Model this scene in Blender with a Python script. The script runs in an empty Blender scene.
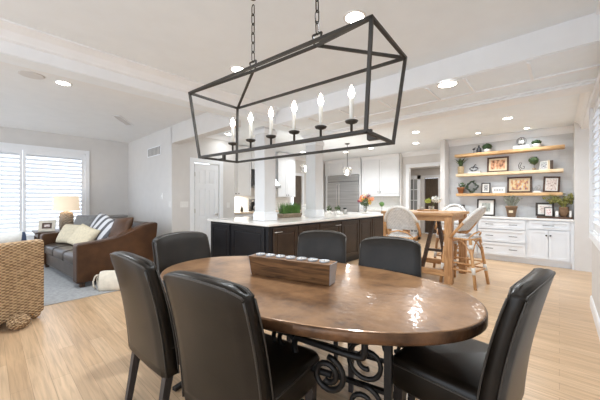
import bpy, bmesh, math, random
from mathutils import Vector, Matrix
random.seed(7)
C = bpy.context.scene.collection
PI = math.pi
def R(a): return math.radians(a)

# ------------------------------------------------------------------ materials
def new_mat(name):
    m = bpy.data.materials.new(name); m.use_nodes = True
    nt = m.node_tree; b = nt.nodes['Principled BSDF']
    return m, nt, b
def paint(name, col, rough=0.5, metal=0.0, var=0.06, scale=6.0, bump=0.0, bscale=60.0, spec=0.5, stretch=(1,1,1), col2=None, coat=0.0, emit=None, estr=0.0):
    """colour with a soft procedural variation and optional bump"""
    m, nt, b = new_mat(name); N = nt.nodes; L = nt.links
    tc = N.new('ShaderNodeTexCoord'); mp = N.new('ShaderNodeMapping'); mp.inputs['Scale'].default_value = stretch
    L.new(tc.outputs['Object'], mp.inputs['Vector'])
    nz = N.new('ShaderNodeTexNoise'); nz.inputs['Scale'].default_value = scale; nz.inputs['Detail'].default_value = 4
    L.new(mp.outputs[0], nz.inputs['Vector'])
    rp = N.new('ShaderNodeValToRGB')
    c2 = col2 if col2 else tuple(max(0, c*(1+2*var)) for c in col)
    c1 = col if col2 else tuple(max(0, c*(1-2*var)) for c in col)
    rp.color_ramp.elements[0].position = 0.3; rp.color_ramp.elements[1].position = 0.7
    rp.color_ramp.elements[0].color = (*c1, 1); rp.color_ramp.elements[1].color = (*c2, 1)
    L.new(nz.outputs['Fac'], rp.inputs['Fac']); L.new(rp.outputs[0], b.inputs['Base Color'])
    b.inputs['Roughness'].default_value = rough; b.inputs['Metallic'].default_value = metal
    b.inputs['Specular IOR Level'].default_value = spec; b.inputs['Coat Weight'].default_value = coat
    if bump:
        n2 = N.new('ShaderNodeTexNoise'); n2.inputs['Scale'].default_value = bscale; n2.inputs['Detail'].default_value = 3
        L.new(mp.outputs[0], n2.inputs['Vector'])
        bp = N.new('ShaderNodeBump'); bp.inputs['Strength'].default_value = bump; bp.inputs['Distance'].default_value = 0.01
        L.new(n2.outputs['Fac'], bp.inputs['Height']); L.new(bp.outputs[0], b.inputs['Normal'])
    if emit:
        b.inputs['Emission Color'].default_value = (*emit, 1); b.inputs['Emission Strength'].default_value = estr
    return m
def plank_mat(name, cols, length, width, rough, grain=0.25, rot=0.0):
    m, nt, b = new_mat(name); N = nt.nodes; L = nt.links
    tc = N.new('ShaderNodeTexCoord'); mp = N.new('ShaderNodeMapping'); mp.inputs['Rotation'].default_value[2] = rot
    L.new(tc.outputs['Object'], mp.inputs['Vector'])
    br = N.new('ShaderNodeTexBrick'); br.offset = 0.37; br.inputs['Scale'].default_value = 1
    br.inputs['Brick Width'].default_value = length; br.inputs['Row Height'].default_value = width
    br.inputs['Mortar Size'].default_value = 0.0012; br.inputs['Mortar Smooth'].default_value = 0.2; br.inputs['Bias'].default_value = -0.1
    br.inputs['Color1'].default_value = (*cols[0], 1); br.inputs['Color2'].default_value = (*cols[1], 1); br.inputs['Mortar'].default_value = (*cols[2], 1)
    L.new(mp.outputs[0], br.inputs['Vector'])
    m2 = N.new('ShaderNodeMapping'); m2.inputs['Scale'].default_value = (1.2, 22, 1); L.new(mp.outputs[0], m2.inputs['Vector'])
    nz = N.new('ShaderNodeTexNoise'); nz.inputs['Scale'].default_value = 2.2; nz.inputs['Detail'].default_value = 6; nz.inputs['Distortion'].default_value = 0.6
    L.new(m2.outputs[0], nz.inputs['Vector'])
    rp = N.new('ShaderNodeValToRGB'); rp.color_ramp.elements[0].color = (1-grain, 1-grain, 1-grain, 1); rp.color_ramp.elements[1].color = (1, 1, 1, 1)
    rp.color_ramp.elements[0].position = 0.3; rp.color_ramp.elements[1].position = 0.65
    L.new(nz.outputs['Fac'], rp.inputs['Fac'])
    mx = N.new('ShaderNodeMix'); mx.data_type = 'RGBA'; mx.blend_type = 'MULTIPLY'; mx.inputs['Factor'].default_value = 1
    L.new(br.outputs['Color'], mx.inputs['A']); L.new(rp.outputs[0], mx.inputs['B']); L.new(mx.outputs['Result'], b.inputs['Base Color'])
    b.inputs['Roughness'].default_value = rough
    return m
def wood(name, c1, c2, scale=5.0, axis=0, rough=0.45, strength=1.0):
    m, nt, b = new_mat(name); N = nt.nodes; L = nt.links
    tc = N.new('ShaderNodeTexCoord'); mp = N.new('ShaderNodeMapping')
    s = [9, 9, 9]; s[axis] = 1.0; mp.inputs['Scale'].default_value = s
    L.new(tc.outputs['Object'], mp.inputs['Vector'])
    nz = N.new('ShaderNodeTexNoise'); nz.inputs['Scale'].default_value = scale; nz.inputs['Detail'].default_value = 6; nz.inputs['Distortion'].default_value = 0.8
    L.new(mp.outputs[0], nz.inputs['Vector'])
    rp = N.new('ShaderNodeValToRGB'); rp.color_ramp.elements[0].position = 0.32; rp.color_ramp.elements[1].position = 0.68
    rp.color_ramp.elements[0].color = (*c1, 1); rp.color_ramp.elements[1].color = (*c2, 1)
    L.new(nz.outputs['Fac'], rp.inputs['Fac']); L.new(rp.outputs[0], b.inputs['Base Color'])
    bp = N.new('ShaderNodeBump'); bp.inputs['Strength'].default_value = 0.12*strength; bp.inputs['Distance'].default_value = 0.004
    L.new(nz.outputs['Fac'], bp.inputs['Height']); L.new(bp.outputs[0], b.inputs['Normal'])
    b.inputs['Roughness'].default_value = rough
    return m
def weave(name, c1, c2, sx, sz, rough=0.6, bump=0.6):
    """basket weave: two crossed bands that swap over and under"""
    m, nt, b = new_mat(name); N = nt.nodes; L = nt.links
    tc = N.new('ShaderNodeTexCoord'); ad = N.new('ShaderNodeSeparateXYZ'); L.new(tc.outputs['Object'], ad.inputs[0])
    xy = N.new('ShaderNodeMath'); xy.operation = 'ADD'; L.new(ad.outputs['X'], xy.inputs[0]); L.new(ad.outputs['Y'], xy.inputs[1])
    def sin(src, k, ph=0):
        a = N.new('ShaderNodeMath'); a.operation = 'MULTIPLY_ADD'; a.inputs[1].default_value = k; a.inputs[2].default_value = ph; L.new(src, a.inputs[0])
        s = N.new('ShaderNodeMath'); s.operation = 'SINE'; L.new(a.outputs[0], s.inputs[0]); return s.outputs[0]
    pr = N.new('ShaderNodeMath'); pr.operation = 'MULTIPLY'; L.new(sin(xy.outputs[0], sx), pr.inputs[0]); L.new(sin(ad.outputs['Z'], sz), pr.inputs[1])
    nz = N.new('ShaderNodeTexNoise'); nz.inputs['Scale'].default_value = 30; L.new(tc.outputs['Object'], nz.inputs['Vector'])
    sm = N.new('ShaderNodeMath'); sm.operation = 'MULTIPLY_ADD'; sm.inputs[1].default_value = 0.42; sm.inputs[2].default_value = 0.0; L.new(pr.outputs[0], sm.inputs[0])
    s2 = N.new('ShaderNodeMath'); s2.operation = 'ADD'; L.new(sm.outputs[0], s2.inputs[0]); L.new(nz.outputs['Fac'], s2.inputs[1])
    rp = N.new('ShaderNodeValToRGB'); rp.color_ramp.elements[0].position = 0.2; rp.color_ramp.elements[1].position = 0.75
    rp.color_ramp.elements[0].color = (*c1, 1); rp.color_ramp.elements[1].color = (*c2, 1)
    L.new(s2.outputs[0], rp.inputs['Fac']); L.new(rp.outputs[0], b.inputs['Base Color'])
    bp = N.new('ShaderNodeBump'); bp.inputs['Strength'].default_value = bump; bp.inputs['Distance'].default_value = 0.01
    L.new(pr.outputs[0], bp.inputs['Height']); L.new(bp.outputs[0], b.inputs['Normal'])
    b.inputs['Roughness'].default_value = rough
    return m
def tile_mat(name, c, mortar, w, h, rough=0.25):
    m, nt, b = new_mat(name); N = nt.nodes; L = nt.links
    tc = N.new('ShaderNodeTexCoord'); sp = N.new('ShaderNodeSeparateXYZ'); L.new(tc.outputs['Object'], sp.inputs[0])
    xy = N.new('ShaderNodeMath'); xy.operation = 'ADD'; L.new(sp.outputs['X'], xy.inputs[0]); L.new(sp.outputs['Y'], xy.inputs[1])
    cb = N.new('ShaderNodeCombineXYZ'); L.new(xy.outputs[0], cb.inputs['X']); L.new(sp.outputs['Z'], cb.inputs['Y'])
    br = N.new('ShaderNodeTexBrick'); br.inputs['Scale'].default_value = 1; br.inputs['Brick Width'].default_value = w; br.inputs['Row Height'].default_value = h
    br.inputs['Mortar Size'].default_value = 0.003
    c2 = tuple(x*0.95 for x in c)
    br.inputs['Color1'].default_value = (*c, 1); br.inputs['Color2'].default_value = (*c2, 1); br.inputs['Mortar'].default_value = (*mortar, 1)
    L.new(cb.outputs[0], br.inputs['Vector']); L.new(br.outputs['Color'], b.inputs['Base Color']); b.inputs['Roughness'].default_value = rough
    return m
def glass(name, col=(1,1,1), rough=0.02, alpha=0.25):
    m, nt, b = new_mat(name); N = nt.nodes; L = nt.links
    tr = N.new('ShaderNodeBsdfTransparent'); tr.inputs[0].default_value = (*col, 1)
    gl = N.new('ShaderNodeBsdfGlossy'); gl.inputs['Roughness'].default_value = rough
    mx = N.new('ShaderNodeMixShader'); mx.inputs[0].default_value = alpha
    L.new(tr.outputs[0], mx.inputs[1]); L.new(gl.outputs[0], mx.inputs[2]); L.new(mx.outputs[0], N['Material Output'].inputs[0])
    return m
def copper_mat():
    m, nt, b = new_mat('hammered_copper'); N = nt.nodes; L = nt.links
    tc = N.new('ShaderNodeTexCoord')
    nz = N.new('ShaderNodeTexNoise'); nz.inputs['Scale'].default_value = 5; nz.inputs['Detail'].default_value = 8; nz.inputs['Roughness'].default_value = 0.65; L.new(tc.outputs['Object'], nz.inputs['Vector'])
    rp = N.new('ShaderNodeValToRGB'); e = rp.color_ramp.elements
    e[0].position = 0.28; e[0].color = (0.090, 0.042, 0.019, 1); e[1].position = 0.75; e[1].color = (0.42, 0.235, 0.115, 1)
    k = e.new(0.5); k.color = (0.28, 0.146, 0.067, 1)
    L.new(nz.outputs['Fac'], rp.inputs['Fac']); L.new(rp.outputs[0], b.inputs['Base Color'])
    vo = N.new('ShaderNodeTexVoronoi'); vo.inputs['Scale'].default_value = 30; vo.feature = 'SMOOTH_F1'; L.new(tc.outputs['Object'], vo.inputs['Vector'])
    bp = N.new('ShaderNodeBump'); bp.inputs['Strength'].default_value = 0.20; bp.inputs['Distance'].default_value = 0.006
    L.new(vo.outputs['Distance'], bp.inputs['Height']); L.new(bp.outputs[0], b.inputs['Normal']); L.new(bp.outputs[0], b.inputs['Coat Normal'])
    b.inputs['Metallic'].default_value = 0.3; b.inputs['Roughness'].default_value = 0.30; b.inputs['Coat Weight'].default_value = 0.4; b.inputs['Coat Roughness'].default_value = 0.08
    return m
def picture_mat(name, cols, seed=0, scale=9):
    m, nt, b = new_mat(name); N = nt.nodes; L = nt.links
    tc = N.new('ShaderNodeTexCoord'); mp = N.new('ShaderNodeMapping'); mp.inputs['Location'].default_value = (seed*3.1, 0, seed*1.7); mp.inputs['Scale'].default_value = (1.6, 1, 1)
    L.new(tc.outputs['Object'], mp.inputs['Vector'])
    nz = N.new('ShaderNodeTexNoise'); nz.inputs['Scale'].default_value = scale; nz.inputs['Detail'].default_value = 2; L.new(mp.outputs[0], nz.inputs['Vector'])
    rp = N.new('ShaderNodeValToRGB'); e = rp.color_ramp.elements
    e[0].position = 0.3; e[0].color = (*cols[0], 1); e[1].position = 0.7; e[1].color = (*cols[-1], 1)
    for i, c in enumerate(cols[1:-1]):
        k = e.new(0.3+0.4*(i+1)/(len(cols)-1)); k.color = (*c, 1)
    rp.color_ramp.interpolation = 'EASE'
    L.new(nz.outputs['Fac'], rp.inputs['Fac']); L.new(rp.outputs[0], b.inputs['Base Color']); b.inputs['Roughness'].default_value = 0.5
    return m

M = {}
M['wall'] = paint('wall_paint', (0.665, 0.645, 0.625), 0.75, var=0.01)
M['ceil'] = paint('ceiling_paint', (0.82, 0.87, 0.915), 0.85, var=0.008)
M['column'] = paint('column_paint', (0.70, 0.705, 0.71), 0.5, var=0.008)
M['ceilliv'] = paint('living_ceiling_paint', (0.81, 0.82, 0.825), 0.85, var=0.008)
M['trim'] = paint('trim_white', (0.84, 0.855, 0.875), 0.45, var=0.008)
M['cab'] = paint('cabinet_white', (0.82, 0.83, 0.845), 0.4, var=0.008)
M['cabbuilt'] = paint('cabinet_cool_white', (0.77, 0.80, 0.835), 0.4, var=0.008)
M['floor'] = plank_mat('oak_planks', ((0.66, 0.46, 0.285), (0.54, 0.355, 0.205), (0.36, 0.235, 0.14)), 1.35, 0.105, 0.30, 0.30)
M['niche'] = tile_mat('niche_tile', (0.635, 0.64, 0.645), (0.575, 0.58, 0.585), 0.20, 0.075, 0.35)
M['subway'] = tile_mat('subway_tile', (0.84, 0.83, 0.80), (0.68, 0.67, 0.64), 0.20, 0.075)
M['leather'] = paint('espresso_leather', (0.013, 0.0095, 0.0065), 0.33, var=0.15, scale=9, bump=0.04, bscale=120, spec=0.33)
M['stitch'] = paint('leather_welt', (0.045, 0.038, 0.031), 0.45, var=0.1)
M['legwood'] = wood('espresso_wood', (0.020, 0.016, 0.015), (0.045, 0.036, 0.034), axis=2, rough=0.45)
M['copper'] = copper_mat()
M['rim'] = paint('copper_rim', (0.045, 0.024, 0.014), 0.30, metal=0.4, scale=7, col2=(0.25, 0.125, 0.06), bump=0.35, bscale=40)
M['iron'] = paint('wrought_iron', (0.022, 0.020, 0.019), 0.42, metal=0.5, var=0.15, bump=0.1, bscale=90)
M['bronze'] = paint('dark_bronze', (0.042, 0.037, 0.031), 0.5, metal=0.3, var=0.15, bump=0.06, bscale=80)
M['candle'] = paint('candle_ivory', (0.86, 0.84, 0.78), 0.5, var=0.02)
M['bulb'] = paint('lit_bulb', (1, 0.95, 0.85), 0.3, emit=(1.0, 0.93, 0.80), estr=22)
M['downlight'] = paint('downlight_lens', (1, 1, 1), 0.3, emit=(1.0, 0.96, 0.90), estr=14)
M['oldwood'] = wood('old_mould_wood', (0.070, 0.032, 0.012), (0.25, 0.125, 0.048), axis=0, rough=0.5)
M['pewter'] = paint('pewter', (0.42, 0.43, 0.46), 0.4, metal=0.4, var=0.1)
M['wax'] = paint('candle_wax', (0.50, 0.46, 0.41), 0.5, var=0.03)
M['brown'] = paint('cognac_leather', (0.040, 0.016, 0.006), 0.40, scale=4, col2=(0.098, 0.043, 0.018), bump=0.06, bscale=120, spec=0.35)
M['seatbrown'] = paint('worn_dark_leather', (0.035, 0.024, 0.018), 0.30, scale=5, col2=(0.065, 0.047, 0.037), bump=0.1, bscale=30, spec=0.4)
M['cream'] = paint('cream_linen', (0.64, 0.56, 0.41), 0.9, var=0.05, scale=30, bump=0.2, bscale=150)
M['grey'] = paint('grey_linen', (0.20, 0.195, 0.19), 0.9, var=0.1, scale=30, bump=0.2, bscale=150)
M['palegrey'] = paint('pale_cushion_fabric', (0.60, 0.60, 0.585), 0.9, var=0.04, scale=30, bump=0.1, bscale=150)
M['navy'] = paint('navy_fabric', (0.03, 0.045, 0.09), 0.9, var=0.1, scale=30)
M['canvas'] = paint('canvas_cotton', (0.66, 0.60, 0.50), 0.9, var=0.05, scale=12, bump=0.3, bscale=30)
M['rug'] = paint('grey_wool_rug', (0.34, 0.345, 0.35), 0.95, var=0.08, scale=25, bump=0.4, bscale=120)
M['wicker'] = weave('wicker', (0.20, 0.11, 0.045), (0.62, 0.42, 0.24), 105, 210, bump=0.8)
M['lampbase'] = weave('rope_ceramic', (0.22, 0.17, 0.12), (0.42, 0.34, 0.25), 90, 120)
M['shade'] = paint('lit_linen_shade', (0.62, 0.52, 0.40), 0.8, var=0.02, emit=(1.0, 0.80, 0.58), estr=0.50)
M['island'] = paint('island_black_paint', (0.009, 0.009, 0.011), 0.36, var=0.12, spec=0.4)
M['islandwarmlit'] = paint('island_warm_lit_paint', (0.036, 0.022, 0.014), 0.40, var=0.12, spec=0.4)  # same island paint; the warm light on its long side is in the colour
M['quartz'] = paint('white_quartz', (0.80, 0.78, 0.74), 0.15, var=0.03, scale=3)
M['granite'] = paint('tan_granite', (0.55, 0.43, 0.31), 0.2, scale=40, col2=(0.78, 0.70, 0.58))
M['steel'] = paint('brushed_steel', (0.50, 0.50, 0.50), 0.30, metal=0.9, var=0.08, scale=2, stretch=(0.4, 1, 12))
M['darksteel'] = paint('dark_steel', (0.15, 0.15, 0.15), 0.35, metal=0.7, var=0.05)
M['chrome'] = paint('satin_nickel', (0.62, 0.60, 0.57), 0.3, metal=0.9, var=0.03)
M['blackmetal'] = paint('black_metal', (0.02, 0.02, 0.02), 0.4, metal=0.4, var=0.05)
M['maple'] = wood('maple_slab', (0.46, 0.25, 0.095), (0.76, 0.50, 0.26), scale=4, axis=0, rough=0.5)
M['maplepale'] = wood('pale_maple_slab', (0.66, 0.46, 0.25), (0.86, 0.70, 0.48), scale=4, axis=0, rough=0.5)
M['pub'] = wood('reclaimed_pine', (0.36, 0.17, 0.065), (0.62, 0.36, 0.17), scale=4, axis=2, rough=0.5)
M['pubtop'] = wood('reclaimed_pine_top', (0.38, 0.19, 0.075), (0.62, 0.37, 0.18), scale=4, axis=0, rough=0.5)
M['darkwood'] = wood('dark_walnut', (0.045, 0.026, 0.016), (0.11, 0.065, 0.040), axis=0, rough=0.45)
M['rattan'] = wood('rattan_cane', (0.42, 0.20, 0.075), (0.70, 0.42, 0.20), scale=6, axis=2, rough=0.4)
M['binding'] = paint('white_binding', (0.76, 0.74, 0.70), 0.6, var=0.08, scale=60)
M['strand'] = weave('white_grey_strand', (0.50, 0.50, 0.49), (0.82, 0.81, 0.79), 260, 260, bump=0.2)
M['white'] = paint('white_ceramic', (0.82, 0.81, 0.79), 0.25, var=0.02)
M['paper'] = paint('white_mat_board', (0.80, 0.78, 0.74), 0.7, var=0.02)
M['creammat'] = paint('cream_mat_board', (0.72, 0.60, 0.42), 0.7, var=0.03)
M['leaf'] = paint('leaf_green', (0.028, 0.060, 0.018), 0.6, scale=14, col2=(0.085, 0.13, 0.045))
M['grass'] = paint('grass_green', (0.06, 0.16, 0.025), 0.5, scale=14, col2=(0.16, 0.30, 0.07))
M['boxwood'] = paint('boxwood_green', (0.010, 0.028, 0.006), 0.7, scale=40, col2=(0.035, 0.07, 0.016), bump=0.5, bscale=60)
M['sage'] = paint('sage_green', (0.20, 0.22, 0.17), 0.7, scale=20, col2=(0.34, 0.35, 0.28))
M['fern'] = paint('yellow_green_fern', (0.16, 0.17, 0.035), 0.6, scale=20, col2=(0.34, 0.32, 0.10))
M['terracotta'] = paint('terracotta', (0.36, 0.15, 0.065), 0.75, var=0.1)
M['tanpot'] = weave('tan_basket', (0.38, 0.27, 0.15), (0.62, 0.47, 0.29), 160, 200)
M['brownpot'] = paint('brown_stained_pot', (0.16, 0.085, 0.042), 0.7, scale=9, col2=(0.26, 0.16, 0.09))
M['greywood'] = wood('grey_weathered_wood', (0.20, 0.15, 0.10), (0.36, 0.28, 0.20), axis=1)
M['darkmetal'] = paint('dark_sculpture_metal', (0.06, 0.06, 0.065), 0.4, metal=0.5, var=0.1)
M['silver'] = paint('antique_silver', (0.45, 0.44, 0.42), 0.35, metal=0.7, var=0.1)
M['frameblack'] = paint('black_frame', (0.035, 0.026, 0.022), 0.45, var=0.1)
M['framebrown'] = wood('brown_frame', (0.045, 0.020, 0.010), (0.11, 0.050, 0.025), axis=0)
M['framecream'] = paint('distressed_cream_frame', (0.62, 0.56, 0.46), 0.7, var=0.08, scale=20)
M['glass'] = glass('clear_glass')
M['pane'] = glass('window_pane', (0.97, 0.98, 1.0), 0.02, 0.06)
M['orange'] = paint('coral_petals', (0.72, 0.22, 0.09), 0.6, scale=20, col2=(0.85, 0.42, 0.22))
M['yellow'] = paint('yellow_petals', (0.70, 0.48, 0.10), 0.6, var=0.1)
M['plum'] = paint('plum_petals', (0.25, 0.05, 0.10), 0.6, var=0.1)
M['petal'] = paint('white_petals', (0.82, 0.81, 0.76), 0.6, var=0.04)
M['chartreuse'] = paint('lime_petals', (0.48, 0.55, 0.12), 0.6, var=0.08)
M['doorbrown'] = wood('walnut_door', (0.07, 0.05, 0.035), (0.12, 0.088, 0.062), axis=2)
M['dim'] = paint('grey_and_vent_shade', (0.30, 0.29, 0.28), 0.7, var=0.02)  # plain grey for console and plinths; behind vent slats, shade put into colour
M['frost'] = paint('hall_door_glass', (0.30, 0.31, 0.31), 0.12, var=0.03)
M['hedge'] = paint('garden_hedge', (0.16, 0.24, 0.08), 0.9, scale=6, col2=(0.36, 0.42, 0.22))
M['siding'] = paint('neighbour_siding', (0.62, 0.50, 0.42), 0.9, var=0.04)
M['roofing'] = paint('neighbour_roof', (0.40, 0.24, 0.19), 0.9, var=0.08)
M['paleground'] = paint('brightened_ground', (0.72, 0.71, 0.66), 0.95, var=0.15, scale=4)  # ground colour made pale to brighten the view between the louvers
M['pic_sepia'] = picture_mat('sepia_figures', [(0.13, 0.06, 0.03), (0.62, 0.30, 0.16), (0.82, 0.58, 0.38)], 1, 14)
M['pic_land'] = picture_mat('village_landscape', [(0.10, 0.10, 0.20), (0.55, 0.24, 0.12), (0.75, 0.58, 0.30), (0.55, 0.55, 0.60)], 2, 12)
M['pic_grey'] = picture_mat('grey_landscape', [(0.10, 0.12, 0.11), (0.38, 0.40, 0.36), (0.62, 0.62, 0.58)], 3, 9)
M['pic_mono'] = picture_mat('monochrome_portrait', [(0.03, 0.03, 0.03), (0.4, 0.4, 0.4), (0.8, 0.8, 0.8)], 4, 30)
M['pic_pale'] = picture_mat('pale_family_photo', [(0.30, 0.20, 0.16), (0.70, 0.60, 0.55), (0.82, 0.78, 0.74)], 5, 24)
M['pic_pink'] = picture_mat('pink_family_photo', [(0.40, 0.18, 0.20), (0.75, 0.58, 0.56), (0.85, 0.78, 0.76)], 6, 40)
def stripe_mat():
    m, nt, b = new_mat('striped_cotton'); N = nt.nodes; L = nt.links
    tc = N.new('ShaderNodeTexCoord'); w = N.new('ShaderNodeTexWave'); w.bands_direction = 'X'
    w.inputs['Scale'].default_value = 2.6; w.inputs['Distortion'].default_value = 0.4; L.new(tc.outputs['Object'], w.inputs['Vector'])
    rp = N.new('ShaderNodeValToRGB'); rp.color_ramp.interpolation = 'CONSTANT'; e = rp.color_ramp.elements
    e[0].color = (0.62, 0.62, 0.64, 1); e[1].position = 0.6; e[1].color = (0.11, 0.11, 0.12, 1)
    L.new(w.outputs['Fac'], rp.inputs['Fac']); L.new(rp.outputs[0], b.inputs['Base Color']); b.inputs['Roughness'].default_value = 0.9
    return m
M['stripe'] = stripe_mat()

# ------------------------------------------------------------------ mesh helpers
def BM(): return bmesh.new()
def add_box(bm, x0, x1, y0, y1, z0, z1, mat=None):
    vs = [bm.verts.new(v) for v in ((x0,y0,z0),(x1,y0,z0),(x1,y1,z0),(x0,y1,z0),(x0,y0,z1),(x1,y0,z1),(x1,y1,z1),(x0,y1,z1))]
    if mat is not None:
        for v in vs: v.co = mat @ v.co
    for f in ((3,2,1,0),(4,5,6,7),(0,1,5,4),(1,2,6,5),(2,3,7,6),(3,0,4,7)): bm.faces.new([vs[i] for i in f])
    return bm
def add_loft(bm, rings, cap0=True, cap1=True, closed=True):
    R_ = [[bm.verts.new(p) for p in r] for r in rings]
    n = len(R_[0])
    for a, b in zip(R_[:-1], R_[1:]):
        for i in range(n if closed else n-1):
            j = (i+1) % n
            bm.faces.new((a[i], a[j], b[j], b[i]))
    if cap0: bm.faces.new(list(reversed(R_[0])))
    if cap1: bm.faces.new(R_[-1])
    return bm
def add_lathe(bm, prof, x=0, y=0, z=0, n=20, caps=True):
    rings = [[(x+r*math.cos(2*PI*i/n), y+r*math.sin(2*PI*i/n), z+h) for i in range(n)] for r, h in prof]
    return add_loft(bm, rings, caps, caps)
def add_tube(bm, pts, r, n=8, closed=False, r2=None):
    """round tube along points (parallel-transport frame)"""
    P = [Vector(p) for p in pts]; k = len(P); rings = []
    up = None
    for i in range(k):
        a = P[(i-1) % k] if (closed or i > 0) else P[i]; b = P[(i+1) % k] if (closed or i < k-1) else P[i]
        t = (b-a).normalized()
        if up is None:
            up = Vector((0,0,1)) if abs(t.z) < 0.9 else Vector((1,0,0))
        s = t.cross(up).normalized(); up = s.cross(t).normalized()
        rr = r if r2 is None else r + (r2-r)*i/(k-1)
        rings.append([tuple(P[i] + (s*math.cos(2*PI*j/n) + up*math.sin(2*PI*j/n))*rr) for j in range(n)])
    if closed: rings.append(rings[0])
    return add_loft(bm, rings, not closed, not closed)
def add_bar(bm, a, b, w, h=None, up=(0,0,1)):
    """square bar from a to b"""
    a = Vector(a); b = Vector(b); t = (b-a).normalized(); u = Vector(up)
    if abs(t.dot(u)) > 0.95: u = Vector((1,0,0))
    s = t.cross(u).normalized()*w/2; u = s.cross(t).normalized()*(h or w)/2
    return add_loft(bm, [[p-s-u, p+s-u, p+s+u, p-s+u] for p in (a, b)])
def add_prism(bm, poly, d0, d1, axis='x'):
    """polygon in the plane normal to axis, extruded from d0 to d1"""
    f = {'x': lambda a, b, d: (d, a, b), 'y': lambda a, b, d: (a, d, b), 'z': lambda a, b, d: (a, b, d)}[axis]
    return add_loft(bm, [[f(a, b, d) for a, b in poly] for d in (d0, d1)])
def add_ball(bm, x, y, z, rx, ry=None, rz=None, seg=14, rings=9):
    ret = bmesh.ops.create_uvsphere(bm, u_segments=seg, v_segments=rings, radius=1)
    for v in ret['verts']: v.co = Vector((x+v.co.x*rx, y+v.co.y*(ry or rx), z+v.co.z*(rz or rx)))
    return bm
def rrect(w, d, r, k=4):
    pts = []
    for cx, cy, a0 in ((w/2-r, d/2-r, 0), (-w/2+r, d/2-r, 90), (-w/2+r, -d/2+r, 180), (w/2-r, -d/2+r, 270)):
        for i in range(k+1):
            a = R(a0+90*i/k); pts.append((cx+r*math.cos(a), cy+r*math.sin(a)))
    return pts
def add_cushion(bm, w, d, h, p=2.6, nx=14, ny=12):
    """plump square cushion lying in xy, centred at the origin"""
    for s in (1, -1):
        g = [[None]*(ny+1) for _ in range(nx+1)]
        for i in range(nx+1):
            for j in range(ny+1):
                u = 2*i/nx-1; v = 2*j/ny-1
                e = max(0, (1-abs(u)**p)*(1-abs(v)**p))**0.5
                pinch = 1-0.06*(1-e)*(1-min(abs(u), abs(v)))
                g[i][j] = bm.verts.new((u*w/2*pinch, v*d/2*pinch, s*(h/2*e+0.002)))
        for i in range(nx):
            for j in range(ny):
                q = [g[i][j], g[i+1][j], g[i+1][j+1], g[i][j+1]]
                bm.faces.new(q if s > 0 else q[::-1])
    bmesh.ops.remove_doubles(bm, verts=bm.verts, dist=0.005)
    return bm
def obj(name, bm, mat, parent=None, smooth=False, bevel=0.0, sub=0, loc=None, rot=None, label=None):
    bmesh.ops.recalc_face_normals(bm, faces=bm.faces)
    me = bpy.data.meshes.new(name); bm.to_mesh(me); bm.free()
    me.materials.append(M[mat] if isinstance(mat, str) else mat)
    o = bpy.data.objects.new(name, me); C.objects.link(o)
    if parent: o.parent = parent
    if loc: o.location = loc
    if rot: o.rotation_euler = rot
    if bevel:
        b = o.modifiers.new('bevel', 'BEVEL'); b.width = bevel; b.segments = 2; b.limit_method = 'ANGLE'; b.angle_limit = R(35)
    if sub:
        s = o.modifiers.new('subdivision', 'SUBSURF'); s.levels = sub; s.render_levels = sub
    if smooth:
        for p in me.polygons: p.use_smooth = True
    if label: o['label'] = label
    return o
def tag(o, label, cat, group=None):
    o['label'] = label; o['category'] = cat
    if group: o['group'] = group
    return o
def thing(name, label, cat, loc=(0,0,0), rz=0, group=None):
    o = bpy.data.objects.new(name, None); C.objects.link(o)
    o.empty_display_size = 0.1; o.location = loc; o.rotation_euler = (0, 0, rz)
    return tag(o, label, cat, group)
def struct(name, bm, mat, parent=None, **k):
    o = obj(name, bm, mat, parent, **k)
    if not parent: o['kind'] = 'structure'
    return o
def dup(root, loc, rz, label, group=None):
    r = root.copy(); C.objects.link(r); r.location = loc; r.rotation_euler = (0, 0, rz); r['label'] = label
    if group: r['group'] = group
    for ch in [c for c in bpy.data.objects if c.parent == root]:
        c = ch.copy(); C.objects.link(c); c.parent = r
        for g in [x for x in bpy.data.objects if x.parent == ch]:
            d = g.copy(); C.objects.link(d); d.parent = c
    return r
def box(x0, x1, y0, y1, z0, z1): return add_box(BM(), x0, x1, y0, y1, z0, z1)

# ------------------------------------------------------------------ camera
F_PX = 285.0; EYE = 1.30
cam_d = bpy.data.cameras.new('camera'); cam = bpy.data.objects.new('camera', cam_d); C.objects.link(cam)
cam.location = (0, 0, EYE); cam.rotation_euler = (PI/2, 0, R(42.3))
cam_d.sensor_width = 36; cam_d.lens = F_PX/600*36; cam_d.shift_y = -1/600; cam_d.clip_start = 0.05
bpy.context.scene.camera = cam

# ------------------------------------------------------------------ the setting
ZC = 2.72                     # dining and kitchen ceiling
ZL = 2.74                     # living-room ceiling
XR = 0.29                     # face of the right wall
XW = -8.20                    # face of the living-room window wall
YL = 2.45                     # face of the living-room end wall
struct('floor', box(-8.4, 2.2, -3.5, 11.6, -0.1, 0), 'floor')
struct('ceiling', box(-3.5, XR+0.16, -2.2, 3.3, ZC, ZC+0.1), 'ceil')
struct('ceiling_living', box(-8.4, -3.5, -2.2, YL+0.1, ZL, ZL+0.1), 'ceilliv')
struct('ceiling_kitchen', box(-6.75, 2.2, YL+0.1, 9.0, ZC+0.001, ZC+0.1), 'ceil')
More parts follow.
